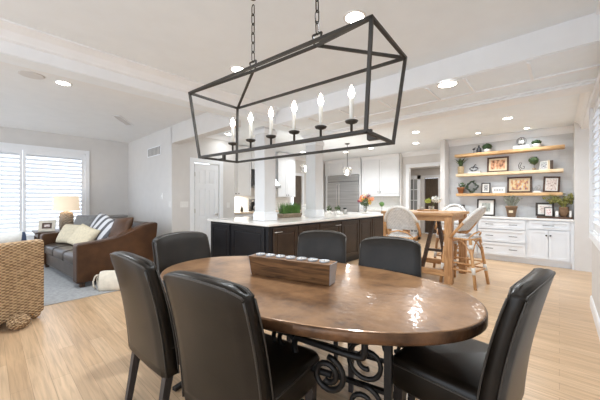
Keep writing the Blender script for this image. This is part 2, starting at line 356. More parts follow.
# left beam between the dining and living rooms, and the crown moulding on it
struct('trim_1', box(-3.60, -3.37, -2.2, 3.12, 2.50, ZC+0.03), 'trim')
def crown(name, poly, a, b, axis):
    struct(name, add_prism(BM(), poly, a, b, axis), 'trim')
def cprof(s, x, z, w=0.085, h=0.10):
    """crown profile: s = direction away from the wall face at x, ceiling at z"""
    return [(x, z), (x+s*w, z), (x+s*w, z-0.014), (x+s*(w*0.82), z-0.022), (x+s*w*0.45, z-h*0.42), (x+s*w*0.22, z-h*0.78), (x+s*w*0.18, z-h+0.012), (x+s*0.008, z-h), (x, z-h)]
crown('trim_2', cprof(1, -3.37, ZC, 0.13, 0.12), -2.2, 3.10, 'y')
# paneled dropped soffit between the dining room and the kitchen
SY0, SY1, SZ = 3.12, 4.36, 2.50
bm = box(-3.62, XR+0.1, SY0, SY1, SZ, ZC+0.02)
struct('trim_3', bm, 'trim')
struct('ceiling_soffit_tint', box(-3.61, XR-0.002, SY0+0.02, SY1-0.02, SZ-0.005, SZ-0.0005), 'ceil')  # added sheet; cool tint in its colour offsets warm light off the floor
struct('ceiling_beam_tint', box(-3.59, -3.38, -2.2, 3.09, 2.495, 2.4995), 'ceil')  # likewise added under the beam, tinted cool against the floor bounce
bm = BM()
for x in (-3.30, -2.74, -2.18, -1.62, -1.06, -0.70, -0.20):
    add_box(bm, x-0.012, x+0.012, SY0+0.06, 3.66, SZ-0.018, SZ)
add_box(bm, -3.55, XR-0.02, 3.65, 3.69, SZ-0.020, SZ)
add_box(bm, -3.62, XR-0.01, 4.08, SY1+0.01, SZ-0.045, SZ)
add_box(bm, -3.62, XR-0.01, 4.04, 4.08, SZ-0.022, SZ)
struct('trim_4', bm, 'trim')
# header between the living room and the kitchen
struct('trim_5', box(-5.66, -3.60, YL, YL+0.16, 2.40, ZL+0.02), 'wall')
# two square columns that rise from the island
def column(name, x0, y0, w=0.25):
    bm = box(x0, x0+w, y0, y0+w, 0.935, ZC+0.02 if y0 > SY1-0.2 else SZ+0.02)
    o = struct(name, bm, 'column')
    b = BM()
    add_box(b, x0-0.022, x0+w+0.022, y0-0.022, y0+w+0.022, 0.9365, 1.06)
    add_box(b, x0-0.012, x0+w+0.012, y0-0.012, y0+w+0.012, 1.06, 1.085)
    obj('plinth', b, 'trim', o, bevel=0.004)
    b = BM(); add_box(b, x0-0.02, x0+w+0.02, y0-0.02, y0+w+0.02, 2.40, 2.47); obj('capital', b, 'trim', o, bevel=0.004)
    return o
column('trim_6', -3.87, 3.10)
column('trim_7', -3.87, 4.44)
# right wall, with a shuttered window
WY0, WY1, WZ0, WZ1 = 2.9, 4.74, 0.92, 2.36
bm = BM()
add_box(bm, XR, XR+0.14, -0.6, WY0, 0, ZC+0.02); add_box(bm, XR, XR+0.14, WY1, 4.92, 0, ZC+0.02)
add_box(bm, XR, XR+0.14, WY0, WY1, 0, WZ0); add_box(bm, XR, XR+0.14, WY0, WY1, WZ1, ZC+0.02)
struct('wall_right', bm, 'wall')
struct('baseboard_right', add_prism(BM(), [(XR, 0), (XR-0.016, 0), (XR-0.016, 0.115), (XR-0.008, 0.135), (XR, 0.135)], -0.6, 4.92, 'y'), 'trim')
crown('trim_8', cprof(-1, XR, ZC, 0.085, 0.10), -0.6, SY0-0.001, 'y')
crown('trim_9', cprof(-1, XR, ZC, 0.085, 0.12), SY1+0.02, 7.22, 'y')
# header over the wide opening beyond the window, and the niche jamb
struct('trim_10', box(XR, XR+0.14, 4.92, 7.22, 2.56, ZC+0.02), 'trim')
struct('wall_jamb', box(0.205, 2.2, 7.22, 7.82, 0, ZC+0.02), 'wall')
struct('wall_nook', box(2.1, 2.2, 4.92, 7.22, 0, ZC+0.02), 'wall')
def shutter_window(name, along, face, s, a0, a1, z0, z1, panels, nslat, tilt):
    """window in a wall normal to X at 'face'; s = direction into the room"""
    w = BM(); t = 0.075
    for lo, hi, zz0, zz1 in ((a0-t, a0, z0-t, z1+t), (a1, a1+t, z0-t, z1+t), (a0, a1, z1, z1+t), (a0, a1, z0-t, z0)):
        x0, x1 = sorted((face+s*0.002, face+s*0.03)); add_box(w, x0, x1, lo, hi, zz0, zz1)
    x0, x1 = sorted((face-s*0.13, face+s*0.002))
    for lo, hi, zz0, zz1 in ((a0, a0+0.02, z0, z1), (a1-0.02, a1, z0, z1), (a0, a1, z1-0.02, z1), (a0, a1, z0, z0+0.02)):
        add_box(w, x0, x1, lo, hi, zz0, zz1)
    o = struct(name, w, 'trim')
    g = BM(); x0, x1 = sorted((face-s*0.115, face-s*0.11)); add_box(g, x0, x1, a0+0.02, a1-0.02, z0+0.02, z1-0.02); obj('pane', g, 'pane', o)
    wd = (a1-a0-0.04)/panels
    for i in range(panels):
        p0 = a0+0.02+wd*i; p1 = p0+wd; st = 0.05
        f = BM(); x0, x1 = sorted((face-s*0.04, face-s*0.008))
        add_box(f, x0, x1, p0+0.003, p0+st, z0+0.02, z1-0.02); add_box(f, x0, x1, p1-st, p1-0.003, z0+0.02, z1-0.02)
        add_box(f, x0, x1, p0+st, p1-st, z0+0.02, z0+0.11); add_box(f, x0, x1, p0+st, p1-st, z1-0.11, z1-0.02)
        sp = obj('shutter_panel', f, 'trim', o)
        l = BM(); n = nslat; zz0 = z0+0.13; zz1 = z1-0.13; xm = face-s*0.026
        for k in range(n):
            zc = zz0+(zz1-zz0)*k/(n-1)
            mt = Matrix.Translation((xm, 0, zc)) @ Matrix.Rotation(R(tilt)*s, 4, 'Y')
            add_box(l, -0.038, 0.038, p0+st+0.002, p1-st-0.002, -0.005, 0.005, mt)
        obj('louvers', l, 'trim', sp)
    return o
shutter_window('window_2', 'y', XR, -1, WY0, WY1, WZ0, WZ1, 3, 17, 24)
# living room: window wall and end wall
LY0, LY1, LZ0, LZ1 = -0.55, 1.55, 0.42, 2.35
bm = BM()
add_box(bm, XW-0.16, XW, -2.2, LY0, 0, ZL+0.02); add_box(bm, XW-0.16, XW, LY1, YL+0.16, 0, ZL+0.02)
add_box(bm, XW-0.16, XW, LY0, LY1, 0, LZ0); add_box(bm, XW-0.16, XW, LY0, LY1, LZ1, ZL+0.02)
struct('wall_left', bm, 'wall')
shutter_window('window_1', 'y', XW, 1, LY0, LY1, LZ0, LZ1, 2, 20, 38)
struct('wall_living', box(XW-0.16, -5.64, YL, YL+0.16, 0, ZL+0.02), 'wall')
struct('baseboard_living', box(XW, -5.64, YL-0.016, YL, 0, 0.13), 'trim', bevel=0.004)
struct('baseboard_left', box(XW, XW+0.016, -2.2, YL-0.017, 0, 0.13), 'trim', bevel=0.004)
# pantry wall with a six-panel door
DX = -5.64; DY0, DY1, DZ = 2.93, 3.49, 2.05
bm = BM(); add_box(bm, DX-0.12, DX, YL+0.16, DY0-0.03, 0, ZC+0.02); add_box(bm, DX-0.12, DX, DY1+0.03, 3.92, 0, ZC+0.02); add_box(bm, DX-0.12, DX, DY0-0.03, DY1+0.03, DZ+0.03, ZC+0.02)
add_box(bm, -6.6, DX-0.12, 3.82, 3.92, 0, ZC+0.02)
struct('wall_pantry', bm, 'wall')
bm = BM()
for y0, y1, z0, z1 in ((DY0-0.11, DY0-0.02, 0, DZ+0.11), (DY1+0.02, DY1+0.11, 0, DZ+0.11), (DY0-0.02, DY1+0.02, DZ+0.02, DZ+0.11)):
    add_box(bm, DX-0.002, DX+0.018, y0, y1, z0, z1)
struct('trim_11', bm, 'trim', bevel=0.004)
crown('trim_12', cprof(1, DX, ZC, 0.07, 0.09), YL+0.165, 3.92, 'y')
def panel_door(name, y0, y1, z1, x):
    bm = box(x-0.04, x-0.012, y0, y1, 0.01, z1); w = y1-y0
    st = 0.085; mid = (y0+y1)/2
    zs = [(0.01, 0.22), (0.80, 0.92), (1.52, 1.62), (z1-0.13, z1)]
    for a, b in ((y0, y0+st), (y1-st, y1), (mid-0.04, mid+0.04)): add_box(bm, x-0.013, x, a, b, 0.01, z1)
    for z0, zz in zs: add_box(bm, x-0.0135, x-0.0005, y0, y1, z0, zz)
    for (za, zb) in ((0.22, 0.80), (0.92, 1.52), (1.62, z1-0.13)):
        for a, b in ((y0+st, mid-0.04), (mid+0.04, y1-st)): add_box(bm, x-0.013, x-0.004, a+0.025, b-0.025, za+0.025, zb-0.025)
    return struct(name, bm, 'trim', bevel=0.003)
d1 = panel_door('door_1', DY0, DY1, DZ, DX-0.004)
bm = BM(); add_lathe(bm, [(0.026, 0), (0.026, 0.008), (0.010, 0.012), (0.010, 0.03), (0.024, 0.038), (0.027, 0.052), (0.018, 0.066), (0.001, 0.068)], n=14)
for v in bm.verts: v.co = Vector((DX-0.004+v.co.z, DY1-0.06+v.co.x, 0.97+v.co.y))
obj('door_knob', bm, 'chrome', d1, smooth=True)
bm = BM()
for z in (0.25, 1.05, 1.82): add_box(bm, DX-0.006, DX+0.004, DY0-0.008, DY0+0.010, z-0.045, z+0.045)
obj('hinges', bm, 'chrome', d1)
# kitchen walls
KX, KY = -6.58, 8.92
bm = BM(); add_box(bm, KX-0.14, KX, 3.92, 6.82, 0, ZC+0.02); add_box(bm, KX-0.14, KX, 7.34, KY+0.14, 0, ZC+0.02); add_box(bm, KX-0.14, KX, 6.82, 7.34, 2.09, ZC+0.02)
struct('wall_kitchen', bm, 'wall')
struct('wall_back', box(KX, -3.60, KY, KY+0.14, 0, ZC+0.02), 'wall')
bm = BM()
for y0, y1, z0, z1 in ((6.73, 6.82, 0, 2.18), (7.34, 7.43, 0, 2.18), (6.82, 7.34, 2.09, 2.18)): add_box(bm, KX-0.002, KX+0.018, y0, y1, z0, z1)
struct('trim_13', bm, 'trim', bevel=0.003)
struct('door_2', box(KX-0.09, KX-0.05, 7.0, 7.34, 0.01, 2.09), 'doorbrown')
struct('wall_passage', box(KX-1.6, KX-1.5, 6.0, 8.2, 0, 2.6), 'wall')
crown('trim_14', cprof(1, KX, ZC, 0.08, 0.1), 3.93, KY, 'y')
# hall opening beside the niche
HY = 8.70
bm = BM(); add_box(bm, -3.62, -3.42, HY, HY+0.12, 0, ZC+0.02); add_box(bm, -3.42, -2.0, HY, HY+0.12, 2.27, ZC+0.02)
add_box(bm, -3.64, -3.60, HY-0.12, HY+0.34, 0, ZC+0.02)
struct('wall_hall', bm, 'wall')
bm = BM(); add_box(bm, -3.50, -3.40, HY-0.02, HY+0.13, 0, 2.36); add_box(bm, -3.40, -2.02, HY-0.02, HY+0.13, 2.25, 2.36)
struct('trim_15', bm, 'trim', bevel=0.004)
crown('trim_16', cprof(-1, HY, ZC, 0.1, 0.12), -3.60, -2.0, 'x')
bm = BM(); add_box(bm, -5.2, -3.80, 11.2, 11.32, 0, 2.6); add_box(bm, -3.80, -3.30, 11.2, 11.32, 2.09, 2.6); add_box(bm, -3.30, -1.6, 11.2, 11.32, 0, 2.6)
struct('wall_hall_end', bm, 'wall')
struct('wall_hall_side', box(-1.70, -1.6, 8.0, 11.2, 0, 2.6), 'wall')
struct('wall_hall_far', box(-5.3, -5.2, 8.95, 11.32, 0, 2.6), 'wall')
struct('ceiling_hall', box(-5.3, -1.6, 8.83, 11.32, 2.45, 2.55), 'ceil')
hl = bpy.data.lights.new('hall_fill_light', 'AREA'); hl.shape = 'DISK'; hl.size = 0.4; hl.energy = 16; hl.color = (1, 0.97, 0.93)  # added fill without a visible fitting, brightens the hall beyond the opening
o = bpy.data.objects.new('hall_fill_light', hl); C.objects.link(o); o.location = (-2.9, 10.0, 2.43)
struct('door_3', box(-3.79, -3.31, 11.26, 11.30, 0.01, 2.08), 'doorbrown')
bm = BM()
for x0, x1, z0, z1 in ((-3.91, -3.80, 0, 2.19), (-3.30, -3.19, 0, 2.19), (-3.80, -3.30, 2.09, 2.19)): add_box(bm, x0, x1, 11.18, 11.202, z0, z1)
struct('trim_17', bm, 'trim')
# french door standing open in the hall
bm = BM(); FX0, FX1, FY = -3.66, -3.25, 9.22
for x0, x1, z0, z1 in ((FX0, FX0+0.09, 0.02, 2.05), (FX1-0.09, FX1, 0.02, 2.05), (FX0, FX1, 1.93, 2.05), (FX0, FX1, 0.02, 0.25)): add_box(bm, x0, x1, FY-0.02, FY+0.02, z0, z1)
for z in (0.58, 0.92, 1.26, 1.60): add_box(bm, FX0+0.09, FX1-0.09, FY-0.014, FY+0.014, z-0.011, z+0.011)
xm = (FX0+FX1)/2; add_box(bm, xm-0.010, xm+0.010, FY-0.014, FY+0.014, 0.25, 1.93)
fd = struct('door_4', bm, 'trim')
obj('pane', box(FX0+0.09, FX1-0.09, FY-0.004, FY+0.004, 0.25, 1.93), 'frost', fd)
# niche for the built-in
NX0, NX1, NY = -2.02, 0.205, 7.70
struct('wall_niche', box(NX0, NX1, NY, NY+0.12, 0, ZC+0.02), 'niche')
struct('wall_niche_side', box(NX0-0.10, NX0, 7.34, 8.1, 0, ZC+0.02), 'wall')
crown('trim_18', cprof(-1, NY, ZC, 0.1, 0.13), NX0, NX1, 'x')
# outside, seen between the louvers
struct('ground_outside', box(-30, -8.4, -14, 14, -0.5, -0.4), 'paleground')

# ------------------------------------------------------------------ lights in the ceilings
def downlight(x, y, z, lab, pw, r=0.075):
    t = thing('recessed_light', lab, 'ceiling light', (x, y, z), 0, 'recessed ceiling lights')
    bm = BM(); add_lathe(bm, [(r+0.018, 0), (r+0.018, -0.006), (r, -0.008), (r, -0.001)], n=24, caps=False); obj('trim_ring', bm, 'white', t, smooth=True)
    bm = BM(); add_lathe(bm, [(0.001, -0.0045), (r, -0.0045), (r, -0.002), (0.001, -0.002)], n=24); obj('lens', bm, 'downlight', t)
    l = bpy.data.lights.new('downlight_lamp', 'AREA'); l.shape = 'DISK'; l.size = 0.14; l.energy = pw*2.2; l.color = (0.90, 0.96, 1.0); l.spread = R(150)
    o = bpy.data.objects.new('downlight_lamp', l); C.objects.link(o); o.parent = t; o.location = (0, 0, -0.015)
for x, y, z, lab, pw in (
    (-1.18, 1.93, ZC, 'recessed light in the dining ceiling behind the right end of the lantern', 10),
    (-2.60, 1.85, ZC, 'recessed light in the dining ceiling behind the left chain of the lantern', 10),
    (-0.86, 3.22, SZ-0.0055, 'large recessed light in the panelled soffit', 6),
    (-0.67, 6.15, ZC, 'recessed light in the kitchen ceiling in front of the wooden shelves', 10),
    (-2.25, 6.12, ZC, 'recessed light in the kitchen ceiling above the pub table, nearer one of the pair', 10),
    (-2.69, 7.32, ZC, 'recessed light in the kitchen ceiling above the pub table, farther one of the pair', 8),
    (-1.29, 7.11, ZC, 'recessed light close to the crown moulding over the left end of the shelves', 2),
    (-0.48, 7.27, ZC, 'recessed light close to the crown moulding over the right end of the shelves', 2),
    (-5.34, 3.55, ZC, 'recessed light in the kitchen ceiling outside the six-panel door', 1),
    (-5.73, 6.43, ZC, 'recessed light in the kitchen ceiling left of the far column', 3),
    (-4.77, 7.30, ZC, 'recessed light in the kitchen ceiling in front of the steel fridge', 8),
    (-3.88, 7.20, ZC, 'recessed light in the kitchen ceiling in front of the tall white hutch', 5),
    (-4.55, 0.64, ZL, 'recessed light in the living-room ceiling left of the beam', 10)):
    downlight(x, y, z, lab, pw, 0.085 if z < 2.6 else 0.045 if 'crown moulding' in lab else 0.07)
bm = BM(); add_lathe(bm, [(0.001, 0), (0.115, 0), (0.115, -0.006), (0.10, -0.009), (0.001, -0.009)], n=28)
tag(obj('ceiling_speaker', bm, 'wall', loc=(-4.53, 0.35, ZL)), 'round grey speaker grille set in the living-room ceiling', 'speaker')
def vent(name, lab, loc, rot, w, h, n):
    t = thing(name, lab, 'vent', loc); t.rotation_euler = rot
    bm = BM(); 
    for x0, x1, y0, y1 in ((-w/2, w/2, -h/2, -h/2+0.018), (-w/2, w/2, h/2-0.018, h/2), (-w/2, -w/2+0.018, -h/2, h/2), (w/2-0.018, w/2, -h/2, h/2)): add_box(bm, x0, x1, y0, y1, 0, 0.008)
    obj('frame', bm, 'trim', t)
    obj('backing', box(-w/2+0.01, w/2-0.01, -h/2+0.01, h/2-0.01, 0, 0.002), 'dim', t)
    bm = BM()
    for k in range(n):
        x = -w/2+0.03+(w-0.06)*k/(n-1); add_box(bm, x-0.012, x+0.010, -h/2+0.018, h/2-0.018, 0.002, 0.006)
    obj('slats', bm, 'wall', t)
vent('ceiling_vent', 'long grey vent in the living-room ceiling near the far corner', (-5.93, 1.69, ZL), (PI, 0, R(145)), 0.66, 0.14, 14)
vent('wall_vent', 'white return-air grille high on the living-room end wall', (-6.52, YL, 2.33), (PI/2, 0, 0), 0.72, 0.20, 10)
def plate(name, lab, cat, loc, axis, w, h, toggles):
    t = thing(name, lab, cat, loc, 0 if axis == 'y' else PI/2)
    obj('plate', box(-w/2, w/2, -0.008, 0, -h/2, h/2), 'white', t, bevel=0.002)
    bm = BM()
    for k in range(toggles):
        x = (k-(toggles-1)/2)*0.045; add_box(bm, x-0.009, x+0.009, -0.013, -0.006, -0.02, 0.02)
    obj('toggle', bm, 'white', t)
plate('light_switch', 'small white switch plate on the living-room end wall', 'switch', (-5.74, YL, 1.19), 'y', 0.08, 0.12, 1)
plate('light_switch', 'wide white switch plate left of the six-panel door', 'switch', (DX, 2.70, 1.19), 'x', 0.17, 0.12, 3)
plate('light_switch', 'white switch plate right of the six-panel door', 'switch', (DX, 3.74, 1.16), 'x', 0.08, 0.12, 1)
plate('thermostat', 'small white thermostat on the living-room end wall', 'thermostat', (-6.11, YL, 1.36), 'y', 0.09, 0.13, 1)

# ------------------------------------------------------------------ dining set
TC = (-1.33, 1.40); TROT = R(12); TA, TB, TZ = 1.10, 0.62, 0.76
tb = thing('dining_table', 'oval dining table with a mottled copper top on scrolled iron legs', 'table', (*TC, 0), TROT)
def ell(a, b, z, n=72, p=2.15):
    r = []
    for i in range(n):
        t = 2*PI*i/n; c, s = math.cos(t), math.sin(t)
        r.append((a*math.copysign(abs(c)**(2/p), c), b*math.copysign(abs(s)**(2/p), s), z))
    return r
bm = BM(); add_loft(bm, [ell(TA-0.012, TB-0.012, TZ-0.010), ell(TA-0.008, TB-0.008, TZ-0.002), ell(TA-0.014, TB-0.014, TZ)], cap0=True, cap1=True)
obj('tabletop', bm, 'copper', tb, smooth=False)
bm = BM(); add_loft(bm, [ell(TA-0.03, TB-0.03, TZ-0.055), ell(TA-0.006, TB-0.006, TZ-0.053), ell(TA, TB, TZ-0.047), ell(TA, TB, TZ-0.012), ell(TA-0.004, TB-0.004, TZ-0.005), ell(TA-0.009, TB-0.009, TZ-0.003)], cap1=False)
obj('table_edge', bm, 'rim', tb, smooth=True, label='darker hammered copper edge')
def spiral(cx, cz, r0, r1, a0, turns, n=26):
    return [(cx+(r0+(r1-r0)*i/n)*math.cos(a0+turns*2*PI*i/n), cz+(r0+(r1-r0)*i/n)*math.sin(a0+turns*2*PI*i/n)) for i in range(n+1)]
for sx in (-1, 1):
    for sy in (-1, 1):
        bm = BM(); y = sy*0.31
        add_bar(bm, (sx*0.70, y, 0.03), (sx*0.70, y, 0.69), 0.034)
        add_bar(bm, (sx*0.70, y-sy*0.02, 0.012), (sx*0.70, y+sy*0.10, 0.012), 0.036, 0.022)
        lg = obj('leg', bm, 'iron', tb)
        bm = BM()
        for (cx, cz, r, a, tr) in ((0.585, 0.31, 0.10, PI/2, -1.45), (0.60, 0.52, 0.10, PI*0.6, 1.5)):
            add_tube(bm, [(sx*px, y+sy*0.004, pz) for px, pz in spiral(cx, cz, r, 0.028, a, tr)], 0.012, 7)
        obj('scroll', bm, 'iron', lg, smooth=True)
def smooth_path(pts, it=2):
    for _ in range(it):
        q = [pts[0]]
        for a, b in zip(pts[:-1], pts[1:]):
            a = Vector(a); b = Vector(b); q += [a.lerp(b, 0.25), a.lerp(b, 0.75)]
        pts = q+[pts[-1]]
    return pts
for sy in (-1, 1):
    y = sy*0.41
    for s0, s1 in ((0.28, 0.62), (-0.62, -0.28)):
        bm = BM(); e_ = 1 if s0 > 0 else -1; a, b = (s0, s1) if e_ > 0 else (s1, s0)
        add_tube(bm, smooth_path([(b, y, 0.695), (b, y, 0.60), (b-e_*0.03, y, 0.585), (a+e_*0.02, y, 0.60), (a-e_*0.02, y, 0.60), (a-e_*0.03, y, 0.52), (a+e_*0.06, y, 0.47), (a+e_*0.18, y, 0.47)]), 0.016, 8)
        add_tube(bm, [(px, y+sy*0.02, pz) for px, pz in spiral(a+e_*0.17, 0.48, 0.085, 0.03, PI/2 if e_ > 0 else PI/2, e_*-1.6)], 0.014, 7)
        add_tube(bm, [(px, y-sy*0.03, pz) for px, pz in spiral(a-e_*0.10, 0.55, 0.085, 0.028, PI/2, e_*1.5)], 0.013, 7)
        obj('scroll_rail', bm, 'iron', tb, smooth=True)
bm = BM(); add_bar(bm, (-0.70, 0, 0.20), (0.70, 0, 0.20), 0.03, 0.02)
for sx in (-1, 1):
    add_bar(bm, (sx*0.70, -0.31, 0.20), (sx*0.70, 0.31, 0.20), 0.03, 0.02); add_bar(bm, (-0.70, sx*0.31, 0.20), (0.70, sx*0.31, 0.20), 0.03, 0.02)
obj('stretcher', bm, 'iron', tb)
bm = BM(); add_bar(bm, (-0.70, 0, 0.685), (0.70, 0, 0.685), 0.04, 0.02)
for sx in (-1, 1): add_bar(bm, (sx*0.62, -0.42, 0.685), (sx*0.62, 0.42, 0.685), 0.04, 0.02)
obj('top_support', bm, 'iron', tb)
CW = 0.525
def back_ring(v, z0=0.34, z1=0.95, n=12, w=CW, th=0.088):
    """one horizontal outline of the curved, leaning backrest"""
    z = z0+(z1-z0)*v; lean = -0.205-0.045*v-0.065*v*v
    tk = th*(1-0.15*v); fr = []; bk = []
    for i in range(n+1):
        u = math.sin(PI/2*(2*i/n-1)); e = abs(u)
        bow = -0.030*(1-u*u)*(0.25+0.75*v); crownz = (0.026*(1-u*u)-0.020*e**12)*v**4
        edge = 1.0 if e < 0.95 else 0.78
        x = u*w/2*(1-0.03*v)
        fr.append((x, lean+bow+tk/2*edge, z+crownz)); bk.append((x, lean+bow-tk/2*edge, z+crownz))
    return fr+bk[::-1]
def make_dining_chair():
    t = thing('dining_chair', '', 'chair', group='leather dining chairs around the copper table')
    rings = [back_ring(k/10) for k in range(11)]
    top = rings[-1]; cx = Vector((0, sum(p[1] for p in top)/len(top), 0))
    mid = [(top[i][1]+top[25-i][1])/2 for i in range(13)]; mid = mid+mid[::-1]
    for sx_, sy_, dz in ((0.997, 0.93, 0.008), (0.99, 0.78, 0.014), (0.98, 0.5, 0.018), (0.97, 0.2, 0.0195)):
        rings.append([(p[0]*sx_, m_+(p[1]-m_)*sy_-0.002, p[2]+dz) for p, m_ in zip(top, mid)])
    bm = BM(); add_loft(bm, rings); br = obj('backrest', bm, 'leather', t, smooth=True)
    bm = BM()
    for side in (0, 12, 13, 25):
        add_tube(bm, [(r[side][0]*1.002, r[side][1], r[side][2]) for r in rings[:11]], 0.0045, 6)
    add_tube(bm, [rings[11][i] for i in range(13)], 0.0045, 6); add_tube(bm, [rings[11][i] for i in range(13, 26)], 0.0045, 6)
    obj('welt', bm, 'stitch', br, smooth=True, label='stitched welt along the edges')
    bm = BM(); rr = []
    for z, s in ((0.375, 0.97), (0.39, 1.0), (0.488, 1.0), (0.508, 0.99), (0.520, 0.95), (0.528, 0.82)):
        rr.append([(x*s, y*s-0.018, z) for x, y in rrect(CW-0.01, 0.44, 0.035)])
    add_loft(bm, rr); st = obj('seat', bm, 'leather', t, smooth=True)
    bm = BM(); add_tube(bm, [(x, y-0.018, 0.490) for x, y in rrect(CW-0.008, 0.442, 0.035)], 0.004, 6, closed=True); obj('welt', bm, 'stitch', st, smooth=True)
    for sx in (-1, 1):
        bm = BM(); a = (sx*0.215, 0.165, 0.385); b = (sx*0.215, 0.17, 0.0)
        add_loft(bm, [[(p[0]+dx*h, p[1]+dy*h, p[2]) for dx, dy in ((-1,-1),(1,-1),(1,1),(-1,1))] for p, h in ((a, 0.023), (b, 0.016))]); obj('leg', bm, 'legwood', t)
        bm = BM(); a = (sx*0.215, -0.20, 0.385); b = (sx*0.215, -0.265, 0.0)
        add_loft(bm, [[(p[0]+dx*h, p[1]+dy*h, p[2]) for dx, dy in ((-1,-1),(1,-1),(1,1),(-1,1))] for p, h in ((a, 0.023), (b, 0.016))]); obj('leg', bm, 'legwood', t)
    return t
chair0 = make_dining_chair()
def chair_at(topx, topy, face_deg, lab, first=False):
    rz = R(face_deg-90); f = Vector((math.cos(R(face_deg)), math.sin(R(face_deg)), 0))
    p = Vector((topx, topy, 0)) + f*0.335
    if first:
        chair0.location = p; chair0.rotation_euler = (0, 0, rz); chair0['label'] = lab; return chair0
    return dup(chair0, p, rz, lab)
chair_at(-1.81, 0.54, 92, 'dark leather dining chair nearest the sofa, its back towards the camera', True)
chair_at(-1.08, 0.585, 98, 'dark leather dining chair in the centre foreground with its back towards the camera')
chair_at(-2.60, 1.21, 6, 'dark leather dining chair at the far left end of the copper table')
chair_at(-1.72, 2.22, -62, 'dark leather dining chair on the far side, behind the wooden candle mould').scale = (0.9, 1, 1)
chair_at(-1.015, 2.20, -72, 'dark leather dining chair on the far side, in front of the white rattan stool').scale = (0.9, 1, 1)
chair_at(-0.068, 1.55, 174, 'dark leather dining chair at the right end of the table, seen edge on')
# wooden mould with candles on the table
mb = thing('candle_mould', 'long wooden sugar-mould box with candles on the copper table', 'candle holder', (-1.355, 1.395, TZ+0.001), R(14.5))
ml, mw0, mw1, mh = 0.62, 0.088, 0.125, 0.135
bm = BM(); n = 7
add_loft(bm, [[(sx*(ml/2-0.012*(1-k)), sy*(mw0+(mw1-mw0)*k)/2, 0.0+mh*k) for sx, sy in ((-1,-1),(1,-1),(1,1),(-1,1))] for k in (0, 1)])
bx = obj('box', bm, 'oldwood', mb, bevel=0.003)
for sx in (-1, 1):
    bm = BM(); k0, k1 = 0.02, 0.99
    add_loft(bm, [[(sx*(ml/2-0.012*(1-k)+0.001), sy*(mw0+(mw1-mw0)*k)/2*0.97, mh*k) for sy in (-1, 1)]+[(sx*(ml/2-0.012*(1-k)+0.005), sy*(mw0+(mw1-mw0)*k)/2*0.97, mh*k) for sy in (1, -1)] for k in (k0, k1)])
    obj('end_plate', bm, 'pewter', mb, label='grey metal-clad end')
for k in range(n):
    x = (k-(n-1)/2)*0.083; t = thing('candle', 'round candle in a metal cup set into the wooden mould', 'candle', (0, 0, 0), 0, 'candles in the wooden mould')
    t.location = Vector((-1.355, 1.395, TZ+0.001+mh+0.0005)) + Matrix.Rotation(R(14.5), 3, 'Z') @ Vector((x, 0, 0))
    bm = BM(); add_lathe(bm, [(0.032, 0), (0.034, 0.010), (0.031, 0.011), (0.030, 0.004)], n=18, caps=False); obj('cup', bm, 'pewter', t, smooth=True)
    bm = BM(); add_lathe(bm, [(0.0298, 0.0), (0.0298, 0.006), (0.001, 0.005)], n=18); cw = obj('wax', bm, 'wax', t, smooth=False)
    bm = BM(); add_lathe(bm, [(0.0015, 0.005), (0.001, 0.016)], n=6); obj('wick', bm, 'blackmetal', t)

# ------------------------------------------------------------------ lantern chandelier
ch = thing('linear_chandelier', 'long open bronze lantern chandelier with six lit candle bulbs over the table', 'chandelier', (-1.33, 1.29, 1.61), R(4.3))
L1, W1, L2, W2, ZT, RL, ZR = 1.43, 0.45, 1.33, 0.35, 0.475, 0.55, 0.595
bw = 0.0155
def rect(l, w, z): return [Vector((-l/2, -w/2, z)), Vector((l/2, -w/2, z)), Vector((l/2, w/2, z)), Vector((-l/2, w/2, z))]
T, Bt = rect(L1, W1, ZT), rect(L2, W2, 0)
for nm, q in (('top_rail', T), ('bottom_rail', Bt)):
    bm = BM()
    for i in range(4):
        a, b = q[i], q[(i+1) % 4]; d = (b-a).normalized()*bw/2; add_bar(bm, a-d, b+d, bw)
    obj(nm, bm, 'bronze', ch)
for i in range(4):
    bm = BM(); add_bar(bm, Bt[i], T[i], bw); obj('post', bm, 'bronze', ch)
RP = [Vector((-RL/2, 0, ZR)), Vector((RL/2, 0, ZR))]
bm = BM(); add_bar(bm, RP[0], RP[1], bw); obj('ridge_bar', bm, 'bronze', ch)
for i, k in ((0, 0), (3, 0), (1, 1), (2, 1)):
    bm = BM(); add_bar(bm, T[i], RP[k], bw); obj('rafter', bm, 'bronze', ch)
bm = BM(); zb = 0.042
add_bar(bm, (-L2/2+0.06, 0, zb), (L2/2-0.06, 0, zb), 0.026, 0.018)
for s in (-1, 1):
    add_bar(bm, (s*(L2/2-0.06), 0, zb+0.008), (s*(L2/2-0.06), 0, -0.004), 0.018, 0.024); add_bar(bm, (s*(L2/2-0.066), 0, 0), (s*(L2/2), 0, 0), 0.024, 0.016)
obj('candle_bar', bm, 'bronze', ch)
for k in range(6):
    x = -0.5+0.2*k
    bm = BM(); add_lathe(bm, [(0.007, zb), (0.007, 0.094), (0.030, 0.102), (0.036, 0.112), (0.034, 0.114), (0.012, 0.108)], x=x, n=18); cup = obj('candle_cup', bm, 'bronze', ch, smooth=True)
    bm = BM(); add_lathe(bm, [(0.0112, 0.108), (0.0112, 0.232), (0.009, 0.236)], x=x, n=14); obj('candle_sleeve', bm, 'candle', cup, smooth=True)
    bm = BM(); add_lathe(bm, [(0.008, 0.236), (0.016, 0.252), (0.017, 0.264), (0.011, 0.286), (0.003, 0.304), (0.0005, 0.308)], x=x, n=14); obj('bulb', bm, 'bulb', cup, smooth=True, label='glowing flame-shaped bulb')
